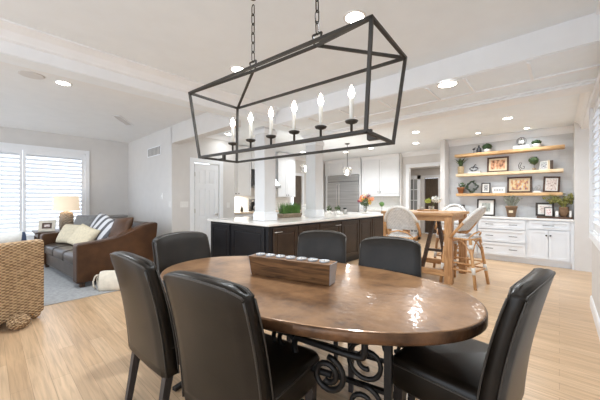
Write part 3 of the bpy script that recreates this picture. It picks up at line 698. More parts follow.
for k, sx in enumerate((-1, 1)):
    x = sx*RL/2*1.0
    bm = BM(); hk = [(x-0.020, 0, ZR+0.004), (x+0.020, 0, ZR+0.004), (x+0.032, 0, ZR+0.068), (x-0.032, 0, ZR+0.068)]
    for i in range(4): add_bar(bm, hk[i], hk[(i+1) % 4], 0.009, up=(0, 1, 0))
    h = obj('hook', bm, 'bronze', ch)
    bm = BM(); z = ZR+0.066; i = 0; ztop = ZC-1.61-0.03
    while z < ztop-0.03:
        oval = []
        for j in range(14):
            a = 2*PI*j/14; lx = 0.0125*math.cos(a); lz = 0.022*math.sin(a)+(0.017 if math.sin(a) > 0 else -0.017)
            oval.append((x+(lx if i % 2 else 0), (0 if i % 2 else lx), z+0.036+lz))
        add_tube(bm, oval, 0.0036, 6, closed=True); z += 0.066; i += 1
    obj('chain', bm, 'bronze', h, smooth=True)
    bm = BM(); add_lathe(bm, [(0.001, ztop+0.026), (0.020, ztop+0.026), (0.024, ztop+0.03), (0.001, ztop+0.03)], x=x, n=20); obj('canopy', bm, 'bronze', h, smooth=True)
    
# ------------------------------------------------------------------ living room
rug = obj('rug', box(-7.8, -4.62, -1.9, 1.30, 0.001, 0.008), 'rug'); tag(rug, 'large flat grey wool rug under the leather sofa', 'rug')
sf = thing('sofa', 'brown leather sofa with sloping arms along the living-room wall', 'sofa', (-6.237, 1.353, 0.009), R(5))
def sob(nm, bm, mat, **k): return obj(nm, bm, mat, sf, **k)
sob('base', box(-0.92, 0.92, -0.53, 0.50, 0.07, 0.29), 'seatbrown', bevel=0.02)
prof = [(-0.585, 0.07), (-0.59, 0.60), (-0.575, 0.635), (-0.53, 0.642), (-0.30, 0.655), (-0.12, 0.682), (0.05, 0.735), (0.20, 0.80), (0.34, 0.850), (0.46, 0.875), (0.54, 0.885), (0.575, 0.87), (0.50, 0.07)]
for s in (-1, 1):
    sob('arm', add_prism(BM(), prof, s*0.91, s*1.09, 'x'), 'brown', bevel=0.018, smooth=False, label='cognac leather arm with an S-shaped top')
sob('backrest', add_prism(BM(), [(0.33, 0.28), (0.30, 0.42), (0.40, 0.86), (0.44, 0.885), (0.535, 0.88), (0.57, 0.85), (0.50, 0.07), (0.40, 0.07)], -0.905, 0.905, 'x'), 'seatbrown', bevel=0.02)
for k in range(3):
    x = -0.60+0.60*k; bm = BM(); rr = []
    for z, s in ((0.29, 0.97), (0.31, 1.0), (0.40, 1.0), (0.435, 0.97), (0.455, 0.85), (0.462, 0.5)): rr.append([(x+px*s, -0.115+py*s, z) for px, py in rrect(0.60, 0.90, 0.05)])
    add_loft(bm, rr); sob('seat_cushion', bm, 'seatbrown', smooth=True)
for k in range(3):
    bm = BM(); add_cushion(bm, 0.58, 0.37, 0.19, p=5); o = sob('back_cushion', bm, 'seatbrown' if k < 2 else 'seatbrown', smooth=True, sub=1, loc=(-0.60+0.60*k, 0.285, 0.625), rot=(R(76), 0, 0))
for sx in (-1, 1):
    for y in (-0.50, 0.44):
        bm = BM(); add_loft(bm, [[(sx*1.0+dx*h, y+dy*h, z) for dx, dy in ((-1,-1),(1,-1),(1,1),(-1,1))] for z, h in ((0, 0.028), (0.07, 0.036))]); sob('foot', bm, 'darkwood')
def pillow(lab, loc, w, h, t, mat, rot, grp=None):
    bm = BM(); add_cushion(bm, w, h, t); o = obj('throw_pillow', bm, mat, smooth=True, sub=1, loc=loc, rot=tuple(R(a) for a in rot)); tag(o, lab, 'pillow', grp)
pillow('large cream lumbar pillow leaning at the far end of the leather sofa', (-6.75, 1.06, 0.65), 0.66, 0.40, 0.17, 'cream', (62, 0, 20))
pillow('smaller cream pillow leaning on the striped pillow on the sofa', (-5.93, 1.10, 0.665), 0.44, 0.40, 0.15, 'cream', (58, 16, 28))
pillow('dark grey pillow at the back of the sofa nearest the lamp', (-6.93, 1.30, 0.80), 0.50, 0.42, 0.15, 'grey', (66, 0, 35))
pillow('striped grey and white pillow beside the dark grey pillow', (-6.42, 1.45, 0.79), 0.44, 0.44, 0.15, 'stripe', (68, 20, 20))
pillow('striped grey and white pillow behind the smaller cream pillow', (-5.86, 1.37, 0.765), 0.48, 0.48, 0.16, 'stripe', (62, 24, 20))
pillow('cognac leather pillow in the near corner of the sofa', (-5.50, 1.53, 0.79), 0.46, 0.44, 0.17, 'brown', (66, -4, 18))
# canvas bag beside the sofa
bg = thing('canvas_bag', 'slumped cream canvas bag on the floor beside the sofa arm', 'bag', (-4.75, 1.24, 0), R(50))
bm = BM(); rr = []
for z, w, d, o in ((0.0, 0.34, 0.20, 0), (0.02, 0.38, 0.24, 0), (0.10, 0.385, 0.23, 0.0), (0.19, 0.375, 0.17, 0.01), (0.25, 0.365, 0.07, 0.015), (0.27, 0.36, 0.03, 0.015)):
    rr.append([(x+0.012*math.sin(7*y+20*z), y+o+0.01*math.sin(14*x+9*z), z) for x, y in rrect(w, d, min(w, d)*0.3)])
add_loft(bm, rr); obj('body', bm, 'canvas', bg, smooth=True, sub=1)
for s in (-1, 1):
    bm = BM(); add_tube(bm, [(-0.19+0.02*s, 0.03*s, 0.22), (-0.235, 0.04*s, 0.20), (-0.255, 0.05*s, 0.13), (-0.25, 0.05*s, 0.06), (-0.225, 0.04*s, 0.03)], 0.012, 6); obj('strap', bm, 'canvas', bg, smooth=True)
# side table, lamp, photo frame
st = thing('side_table', 'dark wooden side table holding the lamp beside the sofa', 'table', (-7.66, 0.98, 0.012))
obj('tabletop', box(-0.30, 0.30, -0.36, 0.36, 0.615, 0.645), 'darkwood', st, bevel=0.005)
obj('apron', box(-0.26, 0.26, -0.32, 0.32, 0.53, 0.615), 'darkwood', st)
for sx in (-1, 1):
    for sy in (-1, 1): obj('leg', box(sx*0.25-0.022, sx*0.25+0.022, sy*0.31-0.022, sy*0.31+0.022, 0, 0.54), 'darkwood', st)
lp = thing('table_lamp', 'lit table lamp with a woven base and a cream drum shade', 'lamp', (-7.68, 1.13, 0.658))
bm = BM(); add_lathe(bm, [(0.10, 0), (0.118, 0.02), (0.122, 0.15), (0.120, 0.28), (0.108, 0.345), (0.075, 0.375), (0.03, 0.39), (0.014, 0.395), (0.012, 0.44)], n=24); obj('base', bm, 'lampbase', lp, smooth=True)
bm = BM(); add_lathe(bm, [(0.222, 0.395), (0.208, 0.705), (0.205, 0.705), (0.219, 0.395)], n=32, caps=False)
obj('lamp_shade', bm, 'shade', lp, smooth=True)
bm = BM(); add_ball(bm, 0, 0, 0.53, 0.035); obj('bulb', bm, 'bulb', lp, smooth=True)
l = bpy.data.lights.new('table_lamp_light', 'POINT'); l.energy = 4; l.color = (1, 0.82, 0.62); l.shadow_soft_size = 0.05
o = bpy.data.objects.new('table_lamp_light', l); C.objects.link(o); o.parent = lp; o.location = (0, 0, 0.60)
def frame(lab, loc, w, h, rz, fmat, pic, border, mat_w=0.0, mmat='paper', lean=8, depth=0.02, grp=None, roll=0):
    """photo frame leaning back a little, facing local -Y"""
    t = thing('picture_frame', lab, 'picture frame', loc, 0, grp); t.rotation_euler = (R(-lean), R(roll), rz)
    bm = BM()
    for x0, x1, z0, z1 in ((-w/2, -w/2+border, 0, h), (w/2-border, w/2, 0, h), (-w/2+border, w/2-border, 0, border), (-w/2+border, w/2-border, h-border, h)): add_box(bm, x0, x1, -depth, 0, z0, z1)
    obj('frame', bm, fmat, t, bevel=0.003)
    if mat_w:
        obj('mat_board', box(-w/2+border, w/2-border, -depth*0.55, -0.001, border, h-border), mmat, t)
    b = border+mat_w
    bm = box(-w/2+b, w/2-b, -0.002, 0.001, -(h/2-b), h/2-b)
    obj('picture', bm, pic, t, loc=(0, -depth*0.55-0.002, h/2))
    return t
frame('distressed cream picture frame with a dark inner frame on the side table', (-7.50, 0.80, 0.658), 0.27, 0.225, R(60), 'framecream', 'pic_pale', 0.055, 0.035, 'framebrown', lean=10)
cs = thing('console_table', 'low grey console against the window wall behind the sofa', 'console', (-7.99, 2.02, 0))
obj('tabletop', box(-0.20, 0.20, -0.30, 0.30, 0.86, 0.90), 'dim', cs, bevel=0.004); obj('body', box(-0.18, 0.18, -0.28, 0.28, 0.10, 0.86), 'dim', cs)
for sx in (-1, 1):
    for sy in (-1, 1): obj('leg', box(sx*0.15-0.02, sx*0.15+0.02, sy*0.25-0.02, sy*0.25+0.02, 0, 0.10), 'dim', cs)
# wicker armchair, seen from behind
wc = thing('wicker_armchair', 'woven wicker armchair seen from behind at the left edge', 'chair', (-4.43, -0.10, 0), R(24))
def wob(nm, bm, mat, **k): return obj(nm, bm, mat, wc, **k)
# local axes: +x is the back of the chair, turned towards the dining room
wob('backrest', box(0.30, 0.42, -0.52, 0.40, 0.06, 0.855), 'wicker', bevel=0.03)
for y0, y1 in ((0.30, 0.40), (-0.52, -0.42)): wob('arm', box(-0.42, 0.30, y0, y1, 0.06, 0.62), 'wicker', bevel=0.03)
wob('seat_base', box(-0.40, 0.30, -0.42, 0.30, 0.10, 0.32), 'wicker', bevel=0.02)
bm = BM(); add_cushion(bm, 0.68, 0.70, 0.16, p=6)
wob('seat_cushion', bm, 'palegrey', smooth=True, loc=(-0.06, -0.06, 0.40))
bm = BM(); add_cushion(bm, 0.74, 0.50, 0.18, p=5)
wob('back_cushion', bm, 'palegrey', smooth=True, loc=(0.20, -0.06, 0.70), rot=(0, R(80), 0)).rotation_euler = (R(90), 0, R(90))
for y in (0.33, -0.45):
    bm = BM(); add_ball(bm, -0.36, y, 0.05, 0.055, 0.055, 0.05); wob('foot', bm, 'wicker', smooth=True)
    bm = BM(); add_ball(bm, 0.36, y, 0.05, 0.055, 0.055, 0.05); wob('foot', bm, 'wicker', smooth=True)
pn = BM(); add_cushion(pn, 0.44, 0.42, 0.15); o = obj('throw_pillow', pn, 'navy', smooth=True, sub=1, loc=(-4.80, 0.16, 0.70), rot=(R(80), 0, R(120))); tag(o, 'navy blue pillow showing over the wicker chair back', 'pillow')
# wicker ball on the floor
wb = thing('wicker_ball', 'round woven wicker ball on the floor behind the wicker armchair', 'ornament', (-4.02, 0.215, 0.0))
bm = BM(); add_ball(bm, 0, 0, 0.068, 0.10, 0.082, 0.068); obj('ball', bm, 'wicker', wb, smooth=True)
bm = BM()
for k in range(9):
    a = k*0.7; ax = Vector((math.cos(a), math.sin(a)*0.8, math.sin(2*a)*0.6)).normalized(); q = Vector((0, 0, 1)).rotation_difference(ax)
    add_tube(bm, [tuple(Vector((v.x*0.102, v.y*0.084, v.z*0.068))+Vector((0, 0, 0.070))) for v in (q @ Vector((math.cos(2*PI*j/18), math.sin(2*PI*j/18), 0)) for j in range(18))], 0.006, 5, closed=True)
obj('strands', bm, 'wicker', wb, smooth=True)

# ------------------------------------------------------------------ kitchen island
IX0, IX1, IY0, IY1 = -4.80, -3.14, 2.76, 6.86
isl = thing('kitchen_island', 'long dark kitchen island with panelled end and white countertop', 'island', ((IX0+IX1)/2, (IY0+IY1)/2, 0))
def io(nm, bm, mat, **k):
    o = obj(nm, bm, mat, isl, **k); o.location = (-(IX0+IX1)/2, -(IY0+IY1)/2, 0); return o
io('body', box(IX0+0.03, IX1-0.03, IY0+0.03, IY1-0.03, 0.09, 0.895), 'island')
io('toe_kick', box(IX0+0.09, IX1-0.09, IY0+0.09, IY1-0.09, 0.0, 0.09), 'blackmetal')
def raised(bm, u0, u1, z0, z1, face, axis, s, fr=0.07, t=0.022):
    """raised-panel door on a face; s = outward sign"""
    def b(a0, a1, zz0, zz1, d0, d1):
        d0, d1 = sorted((face+s*d0, face+s*d1))
        if axis == 'y': add_box(bm, a0, a1, d0, d1, zz0, zz1)
        else: add_box(bm, d0, d1, a0, a1, zz0, zz1)
    b(u0, u1, z0, z1, 0, t*0.5)
    for a0, a1, zz0, zz1 in ((u0, u0+fr, z0, z1), (u1-fr, u1, z0, z1), (u0+fr, u1-fr, z0, z0+fr), (u0+fr, u1-fr, z1-fr, z1)): b(a0, a1, zz0, zz1, 0, t)
    b(u0+fr+0.025, u1-fr-0.025, z0+fr+0.025, z1-fr-0.025, 0, t*0.85)
for u0, u1 in ((IX0+0.08, IX0+0.66), (IX0+0.72, IX1-0.10)):
    bm = BM(); raised(bm, u0, u1, 0.13, 0.86, IY0+0.03, 'y', -1); io('end_panel', bm, 'island', bevel=0.006)
ys = [IY0+0.10, 3.42, 3.98, 4.66, 5.34, 5.92, IY1-0.06]
for k, (a, b) in enumerate(zip(ys[:-1], ys[1:])):
    bm = BM(); raised(bm, a+0.012, b-0.012, 0.13, 0.86, IX1-0.03, 'x', 1); dr = io('cabinet_door', bm, 'islandwarmlit', bevel=0.005)
    if k in (0, 2):
        hb = BM(); yy = a+0.10 if k == 0 else b-0.12
        add_tube(hb, [(IX1-0.008, yy-0.07, 0.80), (IX1+0.022, yy-0.07, 0.80), (IX1+0.022, yy+0.07, 0.80), (IX1-0.008, yy+0.07, 0.80)], 0.006, 8); obj('handle', hb, 'chrome', dr, smooth=True)
ct = thing('island_countertop', 'white quartz countertop on the dark island, around the columns', 'countertop', ((IX0+IX1)/2, (IY0+IY1)/2, 0.896))
bm = BM(); add_box(bm, IX0-0.02-(IX0+IX1)/2, IX1+0.02-(IX0+IX1)/2, IY0-0.02-(IY0+IY1)/2, IY1+0.03-(IY0+IY1)/2, 0, 0.038); obj('slab', bm, 'quartz', ct, bevel=0.006)
CT = 0.935
# things on the island
def blades(bm, n, w, d, h, lean=0.25, wd=0.008, seed=1):
    rnd = random.Random(seed)
    for _ in range(n):
        x = rnd.uniform(-w/2, w/2); y = rnd.uniform(-d/2, d/2); a = rnd.uniform(0, PI); hh = h*rnd.uniform(0.65, 1.05)
        lx = rnd.uniform(-lean, lean)*hh; ly = rnd.uniform(-lean, lean)*hh; c, s = math.cos(a)*wd/2, math.sin(a)*wd/2
        p = [bm.verts.new(q) for q in ((x-c, y-s, 0), (x+c, y+s, 0), (x+c*0.8+lx*0.4, y+s*0.8+ly*0.4, hh*0.6), (x-c*0.8+lx*0.4, y-s*0.8+ly*0.4, hh*0.6))]
        q = bm.verts.new((x+lx, y+ly, hh)); bm.faces.new(p); bm.faces.new((p[3], p[2], q))
gp = thing('grass_planter', 'long low wooden planter of green grass on the island', 'plant', (-3.98, 4.07, CT+0.001), PI/2)
bm = BM(); add_loft(bm, [[(sx*w/2, sy*d/2, z) for sx, sy in ((-1,-1),(1,-1),(1,1),(-1,1))] for w, d, z in ((0.50, 0.15, 0), (0.56, 0.19, 0.08))]); obj('planter_box', bm, 'greywood', gp, bevel=0.004)
bm = BM(); blades(bm, 480, 0.50, 0.15, 0.225, 0.25, 0.009, 3); obj('grass', bm, 'grass', gp, loc=(0, 0, 0.078))
cn = thing('canister', 'white square ceramic canister on the island beyond the grass planter', 'canister', (-4.28, 4.88, CT+0.001))
bm = BM(); add_loft(bm, [[(x*s, y*s, z) for x, y in rrect(0.13, 0.13, 0.03)] for z, s in ((0, 0.95), (0.01, 1), (0.19, 1), (0.20, 0.97))]); obj('body', bm, 'white', cn, smooth=False, bevel=0.004)
bm = BM(); add_loft(bm, [[(x*s, y*s, z) for x, y in rrect(0.135, 0.135, 0.03)] for z, s in ((0.201, 1), (0.216, 1), (0.22, 0.9))]); add_lathe(bm, [(0.012, 0.22), (0.018, 0.235), (0.012, 0.248), (0.001, 0.25)], n=12); obj('lid', bm, 'white', cn)
# small plants and jar beyond the second column
def leafball(bm, n, r, cx=0, cy=0, cz=0, s=0.03, flat=1.0, seed=0):
    rnd = random.Random(seed)
    for _ in range(n):
        v = Vector((rnd.gauss(0, 1), rnd.gauss(0, 1), rnd.gauss(0, 1))).normalized()*r*rnd.uniform(0.55, 1.0); v.z *= flat
        nrm = (v.normalized()+Vector((rnd.uniform(-.6, .6), rnd.uniform(-.6, .6), rnd.uniform(-.6, .6)))).normalized()
        u = nrm.orthogonal().normalized(); w = nrm.cross(u); a = rnd.uniform(0, 2*PI); u2 = u*math.cos(a)+w*math.sin(a); w2 = nrm.cross(u2)
        c = Vector((cx, cy, cz))+v; ss = s*rnd.uniform(0.7, 1.2)
        bm.faces.new([bm.verts.new(p) for p in (c-u2*ss, c-w2*ss*0.4, c+u2*ss, c+w2*ss*0.4)])
for k, (dx, dy) in enumerate(((0, 0), (0.16, 0.12))):
    p = thing('potted_plant', ('small white pot with a tuft of leaves on the island, left of the dark jar', 'second small white pot on the island, beside the dark jar')[k], 'plant', (-4.06+dx, 5.50+dy, CT+0.001), 0, 'little white pots on the island')
    bm = BM(); add_lathe(bm, [(0.036, 0), (0.052, 0.03), (0.055, 0.085), (0.050, 0.086), (0.048, 0.07)], n=16, caps=True); obj('pot', bm, 'white', p, smooth=True)
    bm = BM(); leafball(bm, 60, 0.075, 0, 0, 0.135, 0.032, 1.0, k+4); obj('leaves', bm, 'leaf', p)
dj = thing('jar', 'small dark-lidded glass jar on the island before the fridge', 'jar', (-3.83, 5.82, CT+0.001))
bm = BM(); add_lathe(bm, [(0.045, 0), (0.05, 0.01), (0.05, 0.10), (0.035, 0.115)], n=16); obj('body', bm, 'silver', dj, smooth=True)
bm = BM(); add_lathe(bm, [(0.04, 0.116), (0.042, 0.12), (0.042, 0.15), (0.03, 0.155)], n=16); obj('lid', bm, 'blackmetal', dj, smooth=True)
# bouquet, tray and topiary at the far end
ty = thing('tray', 'low white tray under the bouquet on the far end of the island', 'tray', (-3.62, 6.58, CT+0.001), PI/2)
bm = BM(); add_loft(bm, [[(x*s, y*s, z) for x, y in rrect(0.46, 0.24, 0.03)] for z, s in ((0, 0.93), (0.004, 0.96), (0.028, 1.0), (0.028, 0.97), (0.008, 0.94))]); obj('dish', bm, 'white', ty)
bq = thing('flower_vase', 'glass vase with a bouquet of coral and yellow flowers on the island', 'flowers', (-3.68, 6.52, CT+0.0105))
bm = BM(); add_lathe(bm, [(0.045, 0), (0.055, 0.02), (0.05, 0.10), (0.04, 0.14), (0.052, 0.18), (0.049, 0.18), (0.037, 0.14), (0.046, 0.10), (0.05, 0.03)], n=18); obj('vase', bm, 'glass', bq, smooth=True)
rnd = random.Random(11); heads = []
for k in range(26):
    a = rnd.uniform(0, 2*PI); rr_ = rnd.uniform(0.02, 0.19); heads.append((rr_*math.cos(a), rr_*math.sin(a), 0.44-rr_*0.75+rnd.uniform(-0.06, 0.07)))
bm = BM()
for h in heads: add_tube(bm, [(h[0]*0.1, h[1]*0.1, 0.02), (h[0]*0.3, h[1]*0.3, 0.18), h], 0.003, 5)
obj('stems', bm, 'leaf', bq)
for mat, sl in (('orange', heads[:13]), ('yellow', heads[13:19]), ('plum', heads[19:22]), ('petal', heads[22:])):
    bm = BM()
    for i, h in enumerate(sl): leafball(bm, 38, 0.052, h[0], h[1], h[2], 0.026, 0.8, i)
    obj('blossoms', bm, mat, bq)
bm = BM(); leafball(bm, 80, 0.16, 0, 0, 0.27, 0.045, 0.7, 9); obj('leaves', bm, 'leaf', bq)
def topiary(lab, loc, r, stem, pot_r, pot_h, potmat, leafmat='boxwood', sprig=0.02):
    t = thing('topiary', lab, 'plant', loc)
    bm = BM(); add_lathe(bm, [(pot_r*0.72, 0), (pot_r, pot_h), (pot_r*0.9, pot_h), (pot_r*0.85, pot_h*0.85)], n=16); obj('pot', bm, potmat, t, smooth=True)
    if stem > 0.01:
        bm = BM(); add_tube(bm, [(0, 0, pot_h*0.8), (0.003, 0, pot_h+stem*0.5), (0, 0, pot_h+stem+r*0.5)], 0.006, 6); obj('stem', bm, 'darkwood', t)
    bm = BM(); add_ball(bm, 0, 0, pot_h+stem+r*0.85, r*0.9); leafball(bm, 220, r*1.05, 0, 0, pot_h+stem+r*0.85, sprig, 1, 3); obj('foliage', bm, leafmat, t)
    return t
topiary('little ball topiary at the far end of the island, right of the bouquet', (-3.32, 6.72, CT+0.001), 0.062, 0.13, 0.035, 0.05, 'white', 'grass')

# ------------------------------------------------------------------ hanging pendants over the island
def pendant(lab, loc, drop):
    t = thing('pendant_light', lab, 'pendant light', loc, 0, 'glass pendants over the island')
    bm = BM(); add_lathe(bm, [(0.001, -0.0), (0.062, -0.001), (0.062, -0.012), (0.02, -0.03), (0.001, -0.03)], n=20); obj('canopy', bm, 'bronze', t, smooth=True)
    bm = BM(); add_tube(bm, [(0, 0, -0.02), (0, 0, -drop)], 0.007, 8); obj('rod', bm, 'darkmetal', t)
    bm = BM(); ring = [(0.135*math.cos(2*PI*i/24), 0.135*math.sin(2*PI*i/24), -drop-0.05) for i in range(24)]
    add_tube(bm, ring, 0.009, 6, closed=True)
    for k in range(4):
        a = k*PI/2+0.4; add_tube(bm, [(0, 0, -drop+0.01), (0.07*math.cos(a), 0.07*math.sin(a), -drop-0.005), (0.135*math.cos(a), 0.135*math.sin(a), -drop-0.05)], 0.006, 6)
    add_lathe(bm, [(0.02, -drop+0.015), (0.026, -drop-0.05), (0.02, -drop-0.055)], n=12)
    obj('ring_frame', bm, 'chrome', t, smooth=True)
    bm = BM(); add_lathe(bm, [(0.130, -drop-0.05), (0.118, -drop-0.13), (0.090, -drop-0.20), (0.086, -drop-0.20), (0.114, -drop-0.13), (0.126, -drop-0.05)], n=24, caps=False); obj('glass_shade', bm, 'glass', t, smooth=True)
    bm = BM(); add_ball(bm, 0, 0, -drop-0.10, 0.034, 0.034, 0.045); obj('bulb', bm, 'bulb', t, smooth=True)
    l = bpy.data.lights.new('pendant_lamp', 'POINT'); l.energy = 14; l.color = (1, 0.96, 0.9); l.shadow_soft_size = 0.04
    o = bpy.data.objects.new('pendant_lamp', l); C.objects.link(o); o.parent = t; o.location = (0, 0, -drop-0.17)
pendant('glass pendant lamp on a long rod before the steel fridge', (-4.02, 6.22, ZC), 0.62)
pendant('glass pendant lamp partly hidden by the far column', (-4.22, 4.85, ZC), 0.62)

# ------------------------------------------------------------------ kitchen cabinets on the left wall
def knob_bm(p, n, s=0.014):
    bm = BM(); p = Vector(p); n = Vector(n); add_tube(bm, [p, p+n*0.012], 0.005, 8); c = p+n*0.02; add_ball(bm, c.x, c.y, c.z, s, seg=10, rings=7); return bm
def pull_bm(p, n, along, w=0.10):
    bm = BM(); p = Vector(p); n = Vector(n); a = Vector(along)
    add_tube(bm, [p-a*w/2, p-a*w/2+n*0.026, p+a*w/2+n*0.026, p+a*w/2], 0.0055, 8); return bm
def shaker(bm, u0, u1, z0, z1, face, axis, s, fr=0.055, bead=False):
    def b(a0, a1, zz0, zz1, d0, d1):
        d0, d1 = sorted((face+s*d0, face+s*d1))
        if axis == 'y': add_box(bm, a0, a1, d0, d1, zz0, zz1)
        else: add_box(bm, d0, d1, a0, a1, zz0, zz1)
    b(u0, u1, z0, z1, 0, 0.010)
    for a0, a1, zz0, zz1 in ((u0, u0+fr, z0, z1), (u1-fr, u1, z0, z1), (u0+fr, u1-fr, z0, z0+fr), (u0+fr, u1-fr, z1-fr, z1)): b(a0, a1, zz0, zz1, 0, 0.022)
    if bead:
        k = int((u1-u0-2*fr)/0.045)
        for i in range(k): a = u0+fr+(u1-u0-2*fr)*(i+0.5)/k; b(a-0.017, a+0.017, z0+fr, z1-fr, 0.010, 0.014)
def upper(lab, y0, y1, z0, z1, ndoors):
    t = thing('upper_cabinet', lab, 'cabinet', (KX+0.001, (y0+y1)/2, z0)); yc = (y0+y1)/2
    obj('body', box(0, 0.34, y0-yc, y1-yc, 0, z1-z0), 'cab', t)
    w = (y1-y0)/ndoors
    for i in range(ndoors):
        bm = BM(); shaker(bm, y0-yc+w*i+0.005, y0-yc+w*(i+1)-0.005, 0.01, z1-z0-0.13, 0.34, 'x', 1); d = obj('door', bm, 'cab', t)
        yy = y0-yc+w*(i+1)-0.045 if i % 2 == 0 else y0-yc+w*i+0.045
        obj('knob', knob_bm((0.362, yy, 0.06), (1, 0, 0)), 'blackmetal', d, smooth=True)
    bm = BM(); add_prism(bm, cprof(1, 0.34, z1-z0, 0.05, 0.09), y0-yc, y1-yc, 'y'); obj('crown', bm, 'cab', t)
upper('white upper cabinet between the pantry wall and the near column', 3.925, 4.86, 1.38, 2.70, 2)
upper('white upper cabinet to the right of the range hood', 5.86, 6.62, 1.36, 2.70, 2)
upper('short white cabinet above the microwave', 4.87, 5.12, 2.12, 2.70, 1)
mw = thing('microwave', 'dark steel microwave beside the white upper cabinet', 'microwave', (KX+0.001, 4.995, 1.66))
obj('case', box(0, 0.42, -0.12, 0.12, 0, 0.45), 'darksteel', mw, bevel=0.004); obj('door', box(0.421, 0.435, -0.11, 0.11, 0.02, 0.43), 'blackmetal', mw)
bs = obj('splashback', box(KX+0.0005, KX+0.008, 3.93, 6.62, 0.965, 1.375), 'subway'); bs['kind'] = 'structure'; bs.name = 'trim_19'
lc = thing('lower_cabinets', 'white base cabinets along the left kitchen wall', 'cabinet', (KX+0.001, 5.27, 0))
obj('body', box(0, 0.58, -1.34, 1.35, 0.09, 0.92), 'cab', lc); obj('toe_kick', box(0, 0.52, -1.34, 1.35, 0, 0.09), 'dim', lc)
for i in range(5):
    y0 = -1.33+0.535*i; bm = BM(); shaker(bm, y0+0.005, y0+0.53, 0.12, 0.88, 0.58, 'x', 1); d = obj('door', bm, 'cab', lc); obj('knob', knob_bm((0.602, y0+0.06, 0.80), (1, 0, 0)), 'blackmetal', d, smooth=True)
kc = obj('kitchen_countertop', box(KX+0.001, KX+0.62, 3.925, 6.64, 0.921, 0.962), 'granite', bevel=0.005); tag(kc, 'tan granite countertop along the left kitchen wall', 'countertop')
hd = thing('range_hood', 'grey steel range hood partly hidden by the near column', 'range hood', (KX+0.001, 5.48, 1.62))
bm = BM(); add_loft(bm, [[(x0, -w/2, z), (x1, -w/2, z), (x1, w/2, z), (x0, w/2, z)] for z, x0, x1, w in ((0, 0, 0.52, 0.70), (0.07, 0, 0.52, 0.70), (0.46, 0, 0.26, 0.30))]); obj('canopy', bm, 'steel', hd)
obj('chimney', box(0, 0.26, -0.15, 0.15, 0.461, 1.09), 'steel', hd)
def bottle(lab, x, y, z, h, r, mat):
    b = thing('bottle', lab, 'bottle', (x, y, z)); bm = BM(); add_lathe(bm, [(r, 0), (r, h*0.6), (r*0.35, h*0.78), (r*0.35, h*0.96)], n=12); obj('body', bm, mat, b, smooth=True)
    bm = BM(); add_lathe(bm, [(r*0.4, h*0.961), (r*0.4, h)], n=12); obj('cap', bm, 'blackmetal', b)
bottle('short dark bottle on the tan counter beneath the lit tiles', -6.16, 4.50, 0.963, 0.17, 0.038, 'blackmetal')
bottle('slim dark bottle on the tan counter beside the coffee maker', -6.22, 4.82, 0.963, 0.22, 0.03, 'darkmetal')
cm = thing('coffee_maker', 'black coffee maker on the tan counter beside the near column', 'coffee maker', (-6.25, 4.98, 0.963))
obj('body', box(-0.13, -0.01, -0.09, 0.09, 0, 0.34), 'blackmetal', cm, bevel=0.008); obj('head', box(-0.01, 0.13, -0.09, 0.09, 0.25, 0.34), 'blackmetal', cm, bevel=0.008); obj('drip_tray', box(-0.01, 0.13, -0.08, 0.08, 0, 0.03), 'blackmetal', cm)
bm = BM(); add_lathe(bm, [(0.05, 0.031), (0.06, 0.06), (0.055, 0.13), (0.04, 0.15)], x=0.065, n=16); obj('carafe', bm, 'darksteel', cm, smooth=True)
uc = bpy.data.lights.new('under_cabinet_lamp', 'AREA'); uc.shape = 'RECTANGLE'; uc.size = 0.05; uc.size_y = 0.85; uc.energy = 13; uc.color = (1, 0.93, 0.84)
o = bpy.data.objects.new('under_cabinet_lamp', uc); C.objects.link(o); o.location = (KX+0.17, 4.39, 1.37)
# towels / oven hidden by column are left out; rail cup on the wall by the passage
# ------------------------------------------------------------------ fridge wall
FX = (-6.34, -5.02); FYF = 8.50
fr = thing('refrigerator', 'wide stainless steel refrigerator built into white panels', 'refrigerator', ((FX[0]+FX[1])/2, FYF, 0))
w = (FX[1]-FX[0])/2-0.005
obj('case', box(-w, w, 0.0, 0.40, 0.0, 2.14), 'darksteel', fr)
for s in (-1, 1):
    x0, x1 = (-w+0.004, -0.16) if s < 0 else (-0.152, w-0.004)
    d = obj('door', box(x0, x1, -0.045, 0.0, 0.72, 1.90), 'steel', fr, bevel=0.006)
    xx = -0.16-0.05 if s < 0 else -0.152+0.05
    bm = BM(); add_tube(bm, [(xx, -0.046, 0.80), (xx, -0.095, 0.80), (xx, -0.095, 1.82), (xx, -0.046, 1.82)], 0.014, 10); obj('handle', bm, 'chrome', d, smooth=True)
d = obj('freezer_drawer', box(-w+0.004, w-0.004, -0.045, 0, 0.12, 0.70), 'steel', fr, bevel=0.006)
bm = BM(); add_tube(bm, [(-0.5, -0.046, 0.62), (-0.5, -0.095, 0.62), (0.5, -0.095, 0.62), (0.5, -0.046, 0.62)], 0.014, 10); obj('handle', bm, 'chrome', d, smooth=True)
g = obj('top_grille', box(-w+0.004, w-0.004, -0.03, 0, 1.92, 2.13), 'steel', fr)
bm = BM()
for k in range(6): add_box(bm, -w+0.03, w-0.03, -0.040, -0.03, 1.935+0.032*k, 1.955+0.032*k)
obj('louvers', bm, 'steel', g)
ot = thing('overhead_cabinet', 'white cabinet above the steel refrigerator, with tall side panels', 'cabinet', ((FX[0]+FX[1])/2, FYF+0.02, 2.15))
obj('body', box(-w-0.15, w+0.04, 0, 0.39, 0, 0.56), 'cab', ot)
for s in (-1, 1):
    bm = BM(); x0, x1 = (-w+0.01, -0.006) if s < 0 else (0.006, w-0.01); shaker(bm, x0, x1, 0.03, 0.42, 0, 'y', -1); obj('door', bm, 'cab', ot)
bm = BM(); add_prism(bm, cprof(-1, 0, 0.56, 0.07, 0.11), -w-0.15, w+0.04, 'x'); obj('crown', bm, 'cab', ot)
